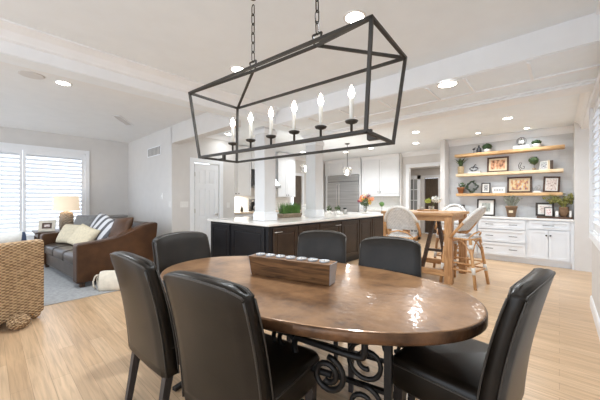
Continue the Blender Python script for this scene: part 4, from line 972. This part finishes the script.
for x0, x1 in ((-w-0.105, -w-0.012), (w+0.008, w+0.055)): obj('side_panel', box(x0, x1, -0.02, 0.39, -2.15, 0), 'cab', ot)
hu = thing('hutch_cabinet', 'tall white hutch cabinet between the refrigerator and the hall opening', 'cabinet', (-4.30, 8.56, 0))
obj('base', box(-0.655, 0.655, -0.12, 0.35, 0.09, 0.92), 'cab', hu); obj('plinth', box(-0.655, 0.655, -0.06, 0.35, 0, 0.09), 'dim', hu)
obj('counter', box(-0.655, 0.655, -0.14, 0.35, 0.921, 0.955), 'quartz', hu)
obj('back_panel', box(-0.655, 0.655, 0.335, 0.35, 0.956, 1.42), 'subway', hu)
obj('upper_body', box(-0.655, 0.655, 0.0, 0.35, 1.42, 2.71), 'cab', hu)
for k in range(2):
    bm = BM(); shaker(bm, -0.645+0.65*k, -0.645+0.65*k+0.64, 1.47, 2.56, 0, 'y', -1, 0.06); d = obj('door', bm, 'cab', hu); obj('knob', knob_bm((-0.045 if k == 0 else 0.045, -0.022, 1.53), (0, -1, 0)), 'blackmetal', d, smooth=True)
bm = BM(); add_prism(bm, cprof(-1, 0, 2.71, 0.07, 0.12), -0.655, 0.655, 'x'); obj('crown', bm, 'cab', hu)
obj('light_rail', box(-0.655, 0.655, -0.012, 0.03, 1.395, 1.419), 'cab', hu)
plate('power_outlet', 'grey outlet plate under the tall white hutch', 'outlet', (-4.05, 8.56+0.334, 1.17), 'y', 0.18, 0.12, 2)

# ------------------------------------------------------------------ pub table and rattan stools
PX0, PX1, PY0, PY1, PZ = -2.34, -1.17, 4.70, 5.72, 1.085
pt = thing('pub_table', 'tall rustic pine pub table with thick square legs', 'table', ((PX0+PX1)/2, (PY0+PY1)/2, 0))
pw, pd = (PX1-PX0)/2, (PY1-PY0)/2
obj('tabletop', box(-pw, pw, -pd, pd, PZ-0.045, PZ), 'pubtop', pt, bevel=0.005)
bm = BM()
for y in (-pd+0.06, pd-0.08): add_box(bm, -pw+0.1, pw-0.1, y, y+0.025, PZ-0.13, PZ-0.045)
for x in (-pw+0.06, pw-0.08): add_box(bm, x, x+0.025, -pd+0.1, pd-0.1, PZ-0.13, PZ-0.045)
obj('apron', bm, 'pubtop', pt)
for sx in (-1, 1):
    for sy in (-1, 1): x, y = sx*(pw-0.085), sy*(pd-0.085); obj('leg', box(x-0.055, x+0.055, y-0.055, y+0.055, 0, PZ-0.046), 'pub', pt, bevel=0.006)
for y in (-pd+0.085, pd-0.085):
    bm = BM(); add_box(bm, -pw+0.14, pw-0.14, y-0.03, y+0.03, 0.10, 0.19); obj('stretcher', bm, 'pubtop', pt, bevel=0.005)
bm = BM()
add_bar(bm, (0.17, 0, PZ-0.06), (-0.05, -0.02, 0.05), 0.075, 0.05); add_bar(bm, (0.21, 0, PZ-0.06), (0.36, 0.02, 0.05), 0.075, 0.05); add_box(bm, -0.12, 0.43, -0.04, 0.04, 0.0, 0.055); add_box(bm, 0.0, 0.33, -0.03, 0.03, 0.40, 0.44)
obj('trestle', bm, 'darkwood', pt, label='dark A-shaped trestle under the top')
ry = thing('tray', 'round wooden tray with flowers and candles on the pub table', 'tray', (-1.78, 5.42, PZ+0.001))
bm = BM(); add_lathe(bm, [(0.17, 0), (0.18, 0.006), (0.182, 0.022), (0.174, 0.022), (0.170, 0.008), (0.001, 0.008)], n=28); obj('dish', bm, 'pubtop', ry, smooth=True)
fv = thing('flower_vase', 'low glass vase of white and lime flowers on the pub table', 'flowers', (-1.72, 5.44, PZ+0.0095))
bm = BM(); add_lathe(bm, [(0.035, 0), (0.05, 0.02), (0.05, 0.08), (0.047, 0.08), (0.046, 0.02)], n=18); obj('vase', bm, 'glass', fv, smooth=True)
bm = BM()
for x, y, z in ((0.05, 0.02, 0.19), (0.11, -0.01, 0.18), (0.07, 0.05, 0.22), (-0.06, 0.0, 0.16)): add_tube(bm, [(0, 0, 0.012), (x*0.4, y*0.4, 0.09), (x, y, z)], 0.003, 5)
obj('stems', bm, 'leaf', fv)
bm = BM(); leafball(bm, 90, 0.075, 0.06, 0.02, 0.20, 0.030, 0.8, 1); leafball(bm, 70, 0.06, 0.13, -0.02, 0.19, 0.03, 0.8, 2); obj('blossoms', bm, 'petal', fv)
bm = BM(); leafball(bm, 70, 0.055, -0.06, 0.0, 0.17, 0.028, 0.9, 5); obj('blossoms', bm, 'chartreuse', fv)
for k, (dx, dy, h, lab) in enumerate(((-0.10, -0.05, 0.075, 'short white candle at the left side of the round tray'), (-0.055, -0.11, 0.055, 'shorter white candle at the front of the round tray'))):
    c = thing('candle', lab, 'candle', (-1.78+dx, 5.42+dy, PZ+0.0095)); bm = BM(); add_lathe(bm, [(0.026, 0), (0.026, h), (0.02, h+0.002), (0.001, h-0.004)], n=16); obj('wax', bm, 'wax', c, smooth=True)
    bm = BM(); add_lathe(bm, [(0.0015, h-0.004), (0.001, h+0.012)], n=6); obj('wick', bm, 'blackmetal', c)

def make_stool():
    t = thing('bar_stool', '', 'stool', group='rattan bistro stools at the pub table')
    SZ_ = 0.74
    seat = [(x, y+0.0) for x, y in rrect(0.43, 0.42, 0.11, 5)]
    bm = BM(); add_loft(bm, [[(x*s, y*s, z) for x, y in seat] for z, s in ((SZ_-0.03, 0.95), (SZ_-0.022, 1), (SZ_-0.006, 1), (SZ_, 0.95), (SZ_-0.006, 0.6))]); obj('seat', bm, 'strand', t)
    bm = BM(); add_tube(bm, [(x*0.99, y*0.99, SZ_-0.035) for x, y in seat], 0.015, 8, closed=True); obj('seat_rim', bm, 'rattan', t, smooth=True)
    legs = []
    for sx in (-1, 1):
        for sy in (-1, 1):
            a = Vector((sx*0.175, sy*0.175, SZ_-0.03)); b = Vector((sx*0.235, sy*0.225 if sy > 0 else -0.27, 0.0))
            bm = BM(); add_tube(bm, [a, a.lerp(b, 0.5), b], 0.023, 8); lg = obj('leg', bm, 'rattan', t, smooth=True); legs.append((a, b))
            for f, hh in ((0.64, 0.05), (0.16, 0.03)):
                c = a.lerp(b, f); d = (b-a).normalized()*hh; bm = BM(); add_tube(bm, [c-d, c+d], 0.0265, 8)
                obj('binding', bm, 'binding', lg, smooth=True, label='white cane binding')
    # two footrest rings
    for f, r in ((0.66, 0.015), (0.52, 0.012)):
        q = [legs[i][0].lerp(legs[i][1], f) for i in (0, 1, 3, 2)]
        bm = BM()
        for i in range(4): add_tube(bm, [q[i], q[(i+1) % 4]], r, 8)
        obj('footrest', bm, 'rattan', t, smooth=True)
    for i, j in ((0, 1), (1, 3), (3, 2), (2, 0)):
        a = legs[i][0].lerp(legs[i][1], 0.40); b = legs[j][0].lerp(legs[j][1], 0.40); m = (a+b)/2
        pts = []
        for k in range(11):
            u = k/10; p = a.lerp(b, u); p.z = a.z+(SZ_-0.055-a.z)*math.sin(PI*u)**0.7; pts.append(p)
        bm = BM(); add_tube(bm, pts, 0.009, 7); obj('arch_brace', bm, 'rattan', t, smooth=True)
    # inclined hoop: starts at the seat sides and rises to the leaning top
    def hoop(a, k=1.0):
        u = a/PI; x = 0.26*k*math.cos(a); s = math.sin(a)**0.75 if 0 < a < PI else 0
        z = SZ_-0.02+0.46*k*s; y = 0.07-0.36*s*k
        return Vector((x, y, z))
    A = [PI*i/24 for i in range(25)]
    for s in (-1, 1):
        bm = BM(); add_tube(bm, [hoop(a) for a in (A[:4] if s > 0 else A[21:])], 0.021, 8); obj('hoop_arm', bm, 'rattan', t, smooth=True)
    bm = BM(); add_tube(bm, [hoop(a) for a in A[3:22]], 0.023, 8); obj('hoop_top', bm, 'binding', t, smooth=True, label='white wrapped top of the hoop')
    bm = BM(); add_tube(bm, [(-0.19, -0.16, SZ_-0.02), (-0.12, -0.21, SZ_+0.05), (0, -0.23, SZ_+0.075), (0.12, -0.21, SZ_+0.05), (0.19, -0.16, SZ_-0.02)], 0.012, 7); obj('back_rail', bm, 'rattan', t, smooth=True)
    # woven back panel: sheet inside the hoop, with thickness
    bm = BM(); nu, nv = 14, 10; rows = []
    for j in range(nv+1):
        v = j/nv; row = []
        z = SZ_+0.075+(0.42-0.075)*v
        # half width of the hoop at this height
        s = min(1, (z-(SZ_-0.02))/0.46); aa = math.asin(min(1, s**(1/0.75))); xw = 0.26*math.cos(aa)*0.92
        for i in range(nu+1):
            u = 2*i/nu-1; x = u*max(xw, 0.02); yh = 0.07-0.36*s
            row.append(Vector((x, yh-0.035*(1-u*u)*(1-0.6*v), z)))
        rows.append(row)
    def sheet(off):
        g = [[bm.verts.new(p+Vector((0, off, 0))) for p in r] for r in rows]
        return g
    g1, g2 = sheet(0.006), sheet(-0.006)
    for j in range(nv):
        for i in range(nu):
            bm.faces.new((g1[j][i], g1[j][i+1], g1[j+1][i+1], g1[j+1][i])); bm.faces.new((g2[j+1][i], g2[j+1][i+1], g2[j][i+1], g2[j][i]))
    for j in range(nv):
        bm.faces.new((g1[j][0], g1[j+1][0], g2[j+1][0], g2[j][0])); bm.faces.new((g2[j][nu], g2[j+1][nu], g1[j+1][nu], g1[j][nu]))
    for i in range(nu):
        bm.faces.new((g1[0][i+1], g1[0][i], g2[0][i], g2[0][i+1])); bm.faces.new((g1[nv][i], g1[nv][i+1], g2[nv][i+1], g2[nv][i]))
    obj('backrest', bm, 'strand', t, smooth=True)
    return t
st0 = make_stool(); st0.location = (-1.86, 4.47, 0); st0.rotation_euler = (0, 0, R(10)); st0['label'] = 'rattan bar stool left of the pub table with its white woven back turned forward'
dup(st0, (-1.11, 4.97, 0), R(80), 'rattan bar stool at the right end of the pub table, seen from the side')
dup(st0, (-1.52, 5.92, 0), R(180), 'rattan bar stool behind the pub table, only its rounded back and seat showing')

# ------------------------------------------------------------------ built-in cabinets and shelves
BY = 7.25
def drawer_unit(lab, x0, x1):
    t = thing('drawer_cabinet', lab, 'cabinet', ((x0+x1)/2, BY, 0)); h = (x1-x0)/2
    obj('body', box(-h, h, 0.0, NY-BY-0.002, 0.10, 0.885), 'cabbuilt', t)
    obj('toe_kick', box(-h, h, 0.05, NY-BY-0.002, 0, 0.10), 'cabbuilt', t)
    for z0, z1 in ((0.13, 0.385), (0.405, 0.655), (0.675, 0.865)):
        bm = BM(); shaker(bm, -h+0.02, h-0.02, z0, z1, 0, 'y', -1, 0.045); d = obj('drawer', bm, 'cabbuilt', t)
        for x in (-h*0.48, h*0.48): obj('handle', pull_bm((x, -0.022, (z0+z1)/2), (0, -1, 0), (1, 0, 0), 0.13), 'blackmetal', d, smooth=True)
    return t
drawer_unit('white three-drawer cabinet under the wooden shelves, mostly behind the stools', -2.0, -1.335)
drawer_unit('white three-drawer cabinet with two handles per drawer, middle of the built-in', -1.325, -0.48)
dc = thing('door_cabinet', 'white cabinet with a drawer over two beadboard doors, right end of the built-in', 'cabinet', (-0.155, BY, 0)); h = 0.325
obj('body', box(-h, h, 0, NY-BY-0.002, 0.10, 0.885), 'cabbuilt', dc); obj('toe_kick', box(-h, h, 0.05, NY-BY-0.002, 0, 0.10), 'cabbuilt', dc)
bm = BM(); shaker(bm, -h+0.03, h-0.03, 0.715, 0.865, 0, 'y', -1, 0.04); d = obj('drawer', bm, 'cabbuilt', dc); obj('handle', pull_bm((0, -0.022, 0.79), (0, -1, 0), (1, 0, 0), 0.16), 'blackmetal', d, smooth=True)
for s in (-1, 1):
    bm = BM(); x0, x1 = (-h+0.03, -0.004) if s < 0 else (0.004, h-0.03); shaker(bm, x0, x1, 0.14, 0.695, 0, 'y', -1, 0.05, True); d = obj('door', bm, 'cabbuilt', dc); obj('knob', knob_bm((s*0.03, -0.022, 0.60), (0, -1, 0), 0.016), 'blackmetal', d, smooth=True)
struct('trim_20', box(0.171, 0.204, BY, NY-0.002, 0, 0.885), 'cabbuilt')
bc = obj('cabinet_countertop', box(-2.005, 0.202, BY-0.03, NY-0.002, 0.8855, 0.92), 'white', bevel=0.004); tag(bc, 'long white countertop on the built-in under the wooden shelves', 'countertop')
shelf_z = {'top': 2.35, 'mid': 1.89, 'bot': 1.43}
def shelf(lab, x0, x1, zt, mat):
    s = thing('wall_shelf', lab, 'shelf', ((x0+x1)/2, NY, zt)); h = (x1-x0)/2
    bm = BM(); n = 26; rnd = random.Random(zt*100)
    fr_ = [(-h+2*h*i/n, -0.235+rnd.uniform(-0.008, 0.008)) for i in range(n+1)]
    add_prism(bm, fr_+[(h, -0.002), (-h, -0.002)], -0.062, 0, 'z'); obj('plank', bm, mat, s, bevel=0.004)
shelf('top wooden shelf, orange maple plank in the tiled niche', -1.84, 0.08, 2.35, 'maple')
shelf('middle wooden shelf, pale maple plank in the tiled niche', -1.81, 0.06, 1.89, 'maplepale')
shelf('bottom wooden shelf, knotty maple plank in the tiled niche', -1.81, 0.05, 1.43, 'maple')
e = 0.001; ZT_, ZM_, ZB_, ZK_ = 2.35+e, 1.89+e, 1.43+e, 0.92+e
SY_ = NY-0.13
# top shelf
sp = thing('figurine', 'small dark bird figurine at the left of the top shelf', 'ornament', (-1.46, SY_, ZT_))
bm = BM(); add_lathe(bm, [(0.026, 0), (0.026, 0.008), (0.006, 0.02), (0.006, 0.075)], n=10); add_ball(bm, 0, 0, 0.095, 0.030, 0.018, 0.022); add_ball(bm, 0.024, 0, 0.122, 0.013); obj('body', bm, 'darkmetal', sp, smooth=True)
pc = thing('vase', 'dark ribbed pine-cone vase on the top shelf beside the boxwood', 'vase', (-1.36, SY_, ZT_))
bm = BM(); add_lathe(bm, [(0.034, 0), (0.052, 0.03), (0.046, 0.045), (0.054, 0.06), (0.044, 0.08), (0.048, 0.095), (0.032, 0.115), (0.018, 0.13), (0.018, 0.165), (0.024, 0.172)], n=16); obj('body', bm, 'darkmetal', pc, smooth=True)
def boxwood(lab, x, z, r, potr, poth, squash):
    t = thing('potted_boxwood', lab, 'plant', (x, SY_, z))
    bm = BM(); add_lathe(bm, [(potr*0.85, 0), (potr, poth*0.95), (potr*0.95, poth), (potr*0.88, poth*0.9)], n=18); obj('pot', bm, 'white', t, smooth=True)
    bm = BM(); add_ball(bm, 0, 0, poth+r*squash*0.55, r*0.92, r*0.92, r*squash*0.92); leafball(bm, 260, r*1.04, 0, 0, poth+r*squash*0.55, 0.018, squash, 8); obj('foliage', bm, 'boxwood', t)
boxwood('round boxwood in a white pot near the left end of the top shelf', -1.20, ZT_, 0.10, 0.068, 0.07, 0.85)
boxwood('low boxwood in a white bowl at the right end of the top shelf', -0.345, ZT_, 0.085, 0.07, 0.075, 0.65)
for k, (w, d, hh, mat, lab) in enumerate(((0.27, 0.18, 0.032, 'white', 'lower white book of the stack on the top shelf'), (0.25, 0.17, 0.028, 'paper', 'upper white book under the wire globe on the top shelf'))):
    b = thing('book', lab, 'book', (-0.59, SY_-0.01, ZT_+k*0.0325))
    obj('cover', box(-w/2, w/2, -d/2, d/2, 0, 0.003), mat, b); obj('top_cover', box(-w/2, w/2, -d/2, d/2, hh-0.003, hh), mat, b); obj('pages', box(-w/2+0.004, w/2-0.006, -d/2+0.005, d/2-0.003, 0.003, hh-0.003), 'paper', b); obj('spine', box(-w/2, w/2, -d/2-0.002, -d/2, 0, hh), mat, b)
gl = thing('wire_globe', 'round wire cage ornament with a pale centre on the white books', 'ornament', (-0.59, SY_-0.01, ZT_+0.062))
bm = BM(); add_lathe(bm, [(0.05, 0), (0.05, 0.012)], n=18); obj('base', bm, 'darkwood', gl)
bm = BM()
for k in range(4):
    a = k*PI/4; add_tube(bm, [(0.085*math.cos(t)*math.cos(a), 0.085*math.cos(t)*math.sin(a), 0.095+0.085*math.sin(t)) for t in (2*PI*j/24 for j in range(24))], 0.0035, 5, closed=True)
obj('cage', bm, 'bronze', gl); bm = BM(); add_ball(bm, 0, 0, 0.075, 0.055, 0.055, 0.05); obj('shell', bm, 'white', gl, smooth=True)
# middle shelf
sn = thing('potted_plant', 'spiky snake plant in a tan basket at the left end of the middle shelf', 'plant', (-1.73, SY_, ZM_))
bm = BM(); add_lathe(bm, [(0.055, 0), (0.066, 0.03), (0.068, 0.17), (0.060, 0.18), (0.056, 0.15)], n=18); obj('pot', bm, 'tanpot', sn, smooth=True)
bm = BM(); rnd = random.Random(2)
for k in range(16):
    a = k*2.4; r0 = 0.02; ln = rnd.uniform(0.22, 0.34); sp_ = rnd.uniform(0.35, 0.95); d = Vector((math.cos(a), math.sin(a)*0.6, 0)); sd = Vector((-math.sin(a), math.cos(a), 0))
    pr = [d*(r0+sp_*ln*f*f*0.8)+Vector((0, 0, 0.15+ln*f*(1-0.35*sp_*f))) for f in (0, 0.35, 0.7, 1)]
    vs = [[bm.verts.new(p+sd*wd) for wd in (-wk, wk)] for p, wk in zip(pr, (0.014, 0.019, 0.013, 0.001))]
    for q, r_ in zip(vs[:-1], vs[1:]): bm.faces.new((q[0], q[1], r_[1], r_[0]))
obj('leaves', bm, 'leaf', sn)
wb_ = thing('book', 'flat white book under the dark sculpture on the middle shelf', 'book', (-1.45, SY_, ZM_))
obj('cover', box(-0.12, 0.12, -0.08, 0.08, 0, 0.004), 'white', wb_); obj('pages', box(-0.115, 0.117, -0.075, 0.077, 0.004, 0.035), 'paper', wb_); obj('top_cover', box(-0.12, 0.12, -0.08, 0.08, 0.035, 0.039), 'white', wb_)
sc_ = thing('sculpture', 'dark knotted metal sculpture on the white book', 'sculpture', (-1.46, SY_, ZM_+0.040))
bm = BM(); add_tube(bm, [(0.07*math.cos(t)+0.012*math.cos(3*t), 0.035*math.sin(2*t), 0.062+0.048*math.sin(t)) for t in (2*PI*j/32 for j in range(32))], 0.011, 7, closed=True); add_tube(bm, [(-0.02, 0, 0.07), (0.0, 0, 0.12), (0.02, 0, 0.155), (0.045, 0, 0.16)], 0.010, 7); obj('body', bm, 'darkmetal', sc_, smooth=True)
frame('wide dark frame with a sepia picture, leaning on the middle shelf', (-1.01, NY-0.085, ZM_), 0.40, 0.345, 0, 'framebrown', 'pic_sepia', 0.035, 0.035, 'creammat', lean=8)
wr = thing('sculpture', 'thin curled wire sculpture on the middle shelf right of the sepia picture', 'sculpture', (-0.60, SY_, ZM_))
bm = BM(); add_lathe(bm, [(0.035, 0), (0.035, 0.01)], n=14); obj('base', bm, 'blackmetal', wr)
bm = BM(); add_tube(bm, [(0, 0, 0.01), (-0.03, 0, 0.06), (-0.04, 0, 0.12), (-0.01, 0, 0.185), (0.02, 0, 0.17), (0.0, 0, 0.13), (-0.015, 0, 0.09), (0.02, 0, 0.045), (0.055, 0, 0.05), (0.06, 0, 0.09), (0.03, 0, 0.10)], 0.006, 6); obj('wire', bm, 'blackmetal', wr, smooth=True)
topiary('grey-green ball topiary on a stem on the middle shelf', (-0.385, SY_, ZM_), 0.085, 0.075, 0.035, 0.05, 'greywood', 'leaf', 0.022)
frame('small pale family photo standing beside the topiary on the middle shelf', (-0.235, SY_-0.02, ZM_), 0.125, 0.17, R(-12), 'paper', 'pic_mono', 0.012, 0, lean=10)
for k, (x, w, hh, mat, lab) in enumerate(((-0.155, 0.03, 0.185, 'creammat', 'thin cream book standing upright on the middle shelf'), (-0.113, 0.045, 0.175, 'darkwood', 'thick dark book standing upright at the right of the middle shelf'))):
    b = thing('book', lab, 'book', (x, SY_+0.01, ZM_)); obj('spine', box(-w/2, w/2, -0.072, -0.068, 0, hh), mat, b); obj('cover', box(-w/2, -w/2+0.003, -0.068, 0.07, 0, hh), mat, b); obj('back_cover', box(w/2-0.003, w/2, -0.068, 0.07, 0, hh), mat, b); obj('pages', box(-w/2+0.003, w/2-0.003, -0.066, 0.066, 0.003, hh-0.004), 'paper', b)
# bottom shelf
tp = thing('potted_plant', 'orange terracotta pot with a few leaves at the left end of the bottom shelf', 'plant', (-1.73, SY_, ZB_))
bm = BM(); add_lathe(bm, [(0.050, 0), (0.070, 0.11), (0.078, 0.112), (0.080, 0.145), (0.070, 0.146), (0.064, 0.12)], n=18); obj('pot', bm, 'terracotta', tp, smooth=True)
bm = BM(); leafball(bm, 40, 0.085, 0.02, 0, 0.20, 0.035, 0.8, 4); obj('leaves', bm, 'leaf', tp)
te = thing('wreath', 'square twig wreath tilted on one corner, on the bottom shelf', 'wreath', (-1.50, SY_+0.03, ZB_))
bm = BM(); q = [(0, 0, 0.014), (0.125, 0, 0.155), (-0.01, 0, 0.28), (-0.13, 0, 0.14)]
for i in range(4):
    for dy in (-0.025, 0.0, 0.025): add_bar(bm, (q[i][0], dy, q[i][2]), (q[(i+1) % 4][0], dy, q[(i+1) % 4][2]), 0.022)
obj('twigs', bm, 'darkmetal', te)
bm = BM(); rnd = random.Random(5)
for i in range(4):
    for f in (0.2, 0.5, 0.8):
        p = Vector(q[i]).lerp(Vector(q[(i+1) % 4]), f); leafball(bm, 9, 0.045, p.x, -0.03, p.z+0.005, 0.028, 0.9, i*3+int(f*10))
for v in bm.verts: v.co.z = max(v.co.z, 0.004)
obj('leaves', bm, 'leaf', te)
frame('small dark frame with a monochrome photo on the bottom shelf', (-1.23, SY_+0.02, ZB_), 0.175, 0.235, 0, 'frameblack', 'pic_mono', 0.022, 0.028, 'paper', lean=9)
ws = thing('block_sign', 'white block holding four small dark squares on the bottom shelf', 'ornament', (-0.985, SY_-0.01, ZB_))
obj('block', box(-0.12, 0.12, -0.025, 0.025, 0, 0.125), 'white', ws, bevel=0.004)
for k in range(4): obj('tile', box(-0.068+0.046*k-0.016, -0.068+0.046*k+0.016, -0.029, -0.0255, 0.045, 0.09), 'silver', ws)
frame('largest dark frame with a colourful village landscape, on the bottom shelf', (-0.63, NY-0.085, ZB_), 0.42, 0.345, 0, 'framebrown', 'pic_land', 0.034, 0.03, 'creammat', lean=8)
fg = thing('figurine', 'small white figurine with a looped wire on the bottom shelf', 'ornament', (-0.34, SY_, ZB_))
bm = BM(); add_box(bm, -0.065, 0.065, -0.03, 0.03, 0, 0.03); obj('base', bm, 'white', fg, bevel=0.004)
bm = BM(); add_tube(bm, [(-0.05, 0, 0.03), (-0.045, 0, 0.09), (-0.01, 0, 0.125), (0.015, 0, 0.10), (-0.005, 0, 0.07), (0.03, 0, 0.055), (0.06, 0, 0.10), (0.045, 0, 0.15), (0.015, 0, 0.145)], 0.007, 6); obj('loops', bm, 'silver', fg, smooth=True)
frame('tilted dark frame with a pale family photo at the right of the bottom shelf', (-0.125, NY-0.085, ZB_), 0.255, 0.325, 0, 'framebrown', 'pic_pale', 0.032, 0.02, 'paper', lean=9, roll=3)
# on the counter
frame('small dark frame on the built-in counter, behind the far stool', (-1.77, NY-0.10, ZK_), 0.22, 0.245, 0, 'frameblack', 'pic_grey', 0.028, 0.03, 'paper', lean=9)
frame('black frame with a grey landscape on the built-in counter, behind the side stool', (-1.23, NY-0.10, ZK_), 0.35, 0.38, 0, 'frameblack', 'pic_grey', 0.03, 0.065, 'paper', lean=8)
lv = thing('potted_plant', 'lavender in a brown tapered pot on the built-in counter', 'plant', (-0.75, NY-0.22, ZK_))
bm = BM(); add_lathe(bm, [(0.068, 0), (0.098, 0.19), (0.106, 0.192), (0.108, 0.235), (0.096, 0.236), (0.09, 0.20)], n=20); pp = obj('pot', bm, 'brownpot', lv, smooth=True)
obj('tag', box(-0.035, 0.035, -0.100, -0.092, 0.09, 0.14), 'creammat', pp)
bm = BM(); rnd = random.Random(8)
for k in range(46):
    a = rnd.uniform(0, 2*PI); s = rnd.uniform(0.02, 0.17); top = (s*math.cos(a), s*math.sin(a)*0.8, 0.24+rnd.uniform(0.12, 0.23)-s*0.3)
    add_tube(bm, [(0.3*s*math.cos(a), 0.3*s*math.sin(a), 0.21), top], 0.0035, 4); leafball(bm, 7, 0.022, *top, 0.018, 1, k)
obj('sprigs', bm, 'sage', lv)
sg = thing('tray', 'long dark wooden board at the right end of the built-in counter', 'tray', (-0.075, NY-0.22, ZK_))
obj('board', box(-0.26, 0.26, -0.12, 0.10, 0, 0.035), 'framebrown', sg, bevel=0.004)
zt = ZK_+0.036
frame('large dark frame on the dark wooden board of the built-in counter', (-0.215, NY-0.20, zt), 0.285, 0.27, 0, 'frameblack', 'pic_pale', 0.036, 0.03, 'paper', lean=8)
frame('small dark frame with a pink photo, in front of the large frame on the board', (-0.155, NY-0.285, zt), 0.13, 0.18, 0, 'frameblack', 'pic_pink', 0.014, 0.016, 'paper', lean=9)
for k, (x, w, hh, lab) in enumerate(((-0.035, 0.045, 0.11, 'little white card standing between the frames and the potted fern'), (0.155, 0.03, 0.12, 'little white card standing right of the potted fern'))):
    c = obj('card', box(-w/2, w/2, -0.006, 0.006, 0, hh), 'paper', loc=(x, NY-0.29, zt), rot=(R(-6), 0, 0)); tag(c, lab, 'card')
fn = thing('potted_plant', 'trailing yellow-green fern in an aged brown pot on the wooden board', 'plant', (0.065, NY-0.215, zt))
bm = BM(); add_lathe(bm, [(0.048, 0), (0.074, 0.05), (0.078, 0.12), (0.066, 0.16), (0.072, 0.185), (0.062, 0.186), (0.056, 0.15)], n=18); obj('pot', bm, 'brownpot', fn, smooth=True)
bm = BM(); rnd = random.Random(15)
for k in range(60):
    a = rnd.uniform(0, 2*PI); ln = rnd.uniform(0.10, 0.24); dx, dy = math.cos(a), math.sin(a)*0.5
    bias = -0.05 if dx < 0 else 0.0
    pts = [(0.02*dx, 0.02*dy, 0.16), (0.3*ln*dx+bias*0.4, 0.3*ln*dy, 0.16+ln*0.75), (0.62*ln*dx+bias, 0.6*ln*dy, 0.18+ln*1.05), (max(-0.3, min(0.125, 1.0*ln*dx+bias*1.6)), 0.9*ln*dy, 0.17+ln*0.85)]
    pts = [(min(p[0], 0.125), p[1], p[2]) for p in pts]
    add_tube(bm, pts, 0.003, 4)
    for p in pts[1:]: leafball(bm, 5, 0.026, min(p[0], 0.11), p[1], p[2], 0.022, 1, k)
obj('fronds', bm, 'fern', fn)

# ------------------------------------------------------------------ daylight and render settings
w = bpy.data.worlds.new('daylight'); bpy.context.scene.world = w; w.use_nodes = True
bg_ = w.node_tree.nodes['Background']; bg_.inputs[0].default_value = (0.88, 0.965, 1.07, 1); bg_.inputs[1].default_value = 2.3
sc = bpy.context.scene
sc.view_settings.view_transform = 'Standard'; sc.view_settings.look = 'None'; sc.view_settings.gamma = 1; sc.view_settings.use_curve_mapping = False
sc.view_settings.exposure = 0.22
sc.cycles.use_denoising = True
sc.cycles.max_bounces = 10; sc.cycles.diffuse_bounces = 6; sc.cycles.transparent_max_bounces = 12
sc.cycles.sample_clamp_indirect = 6.0
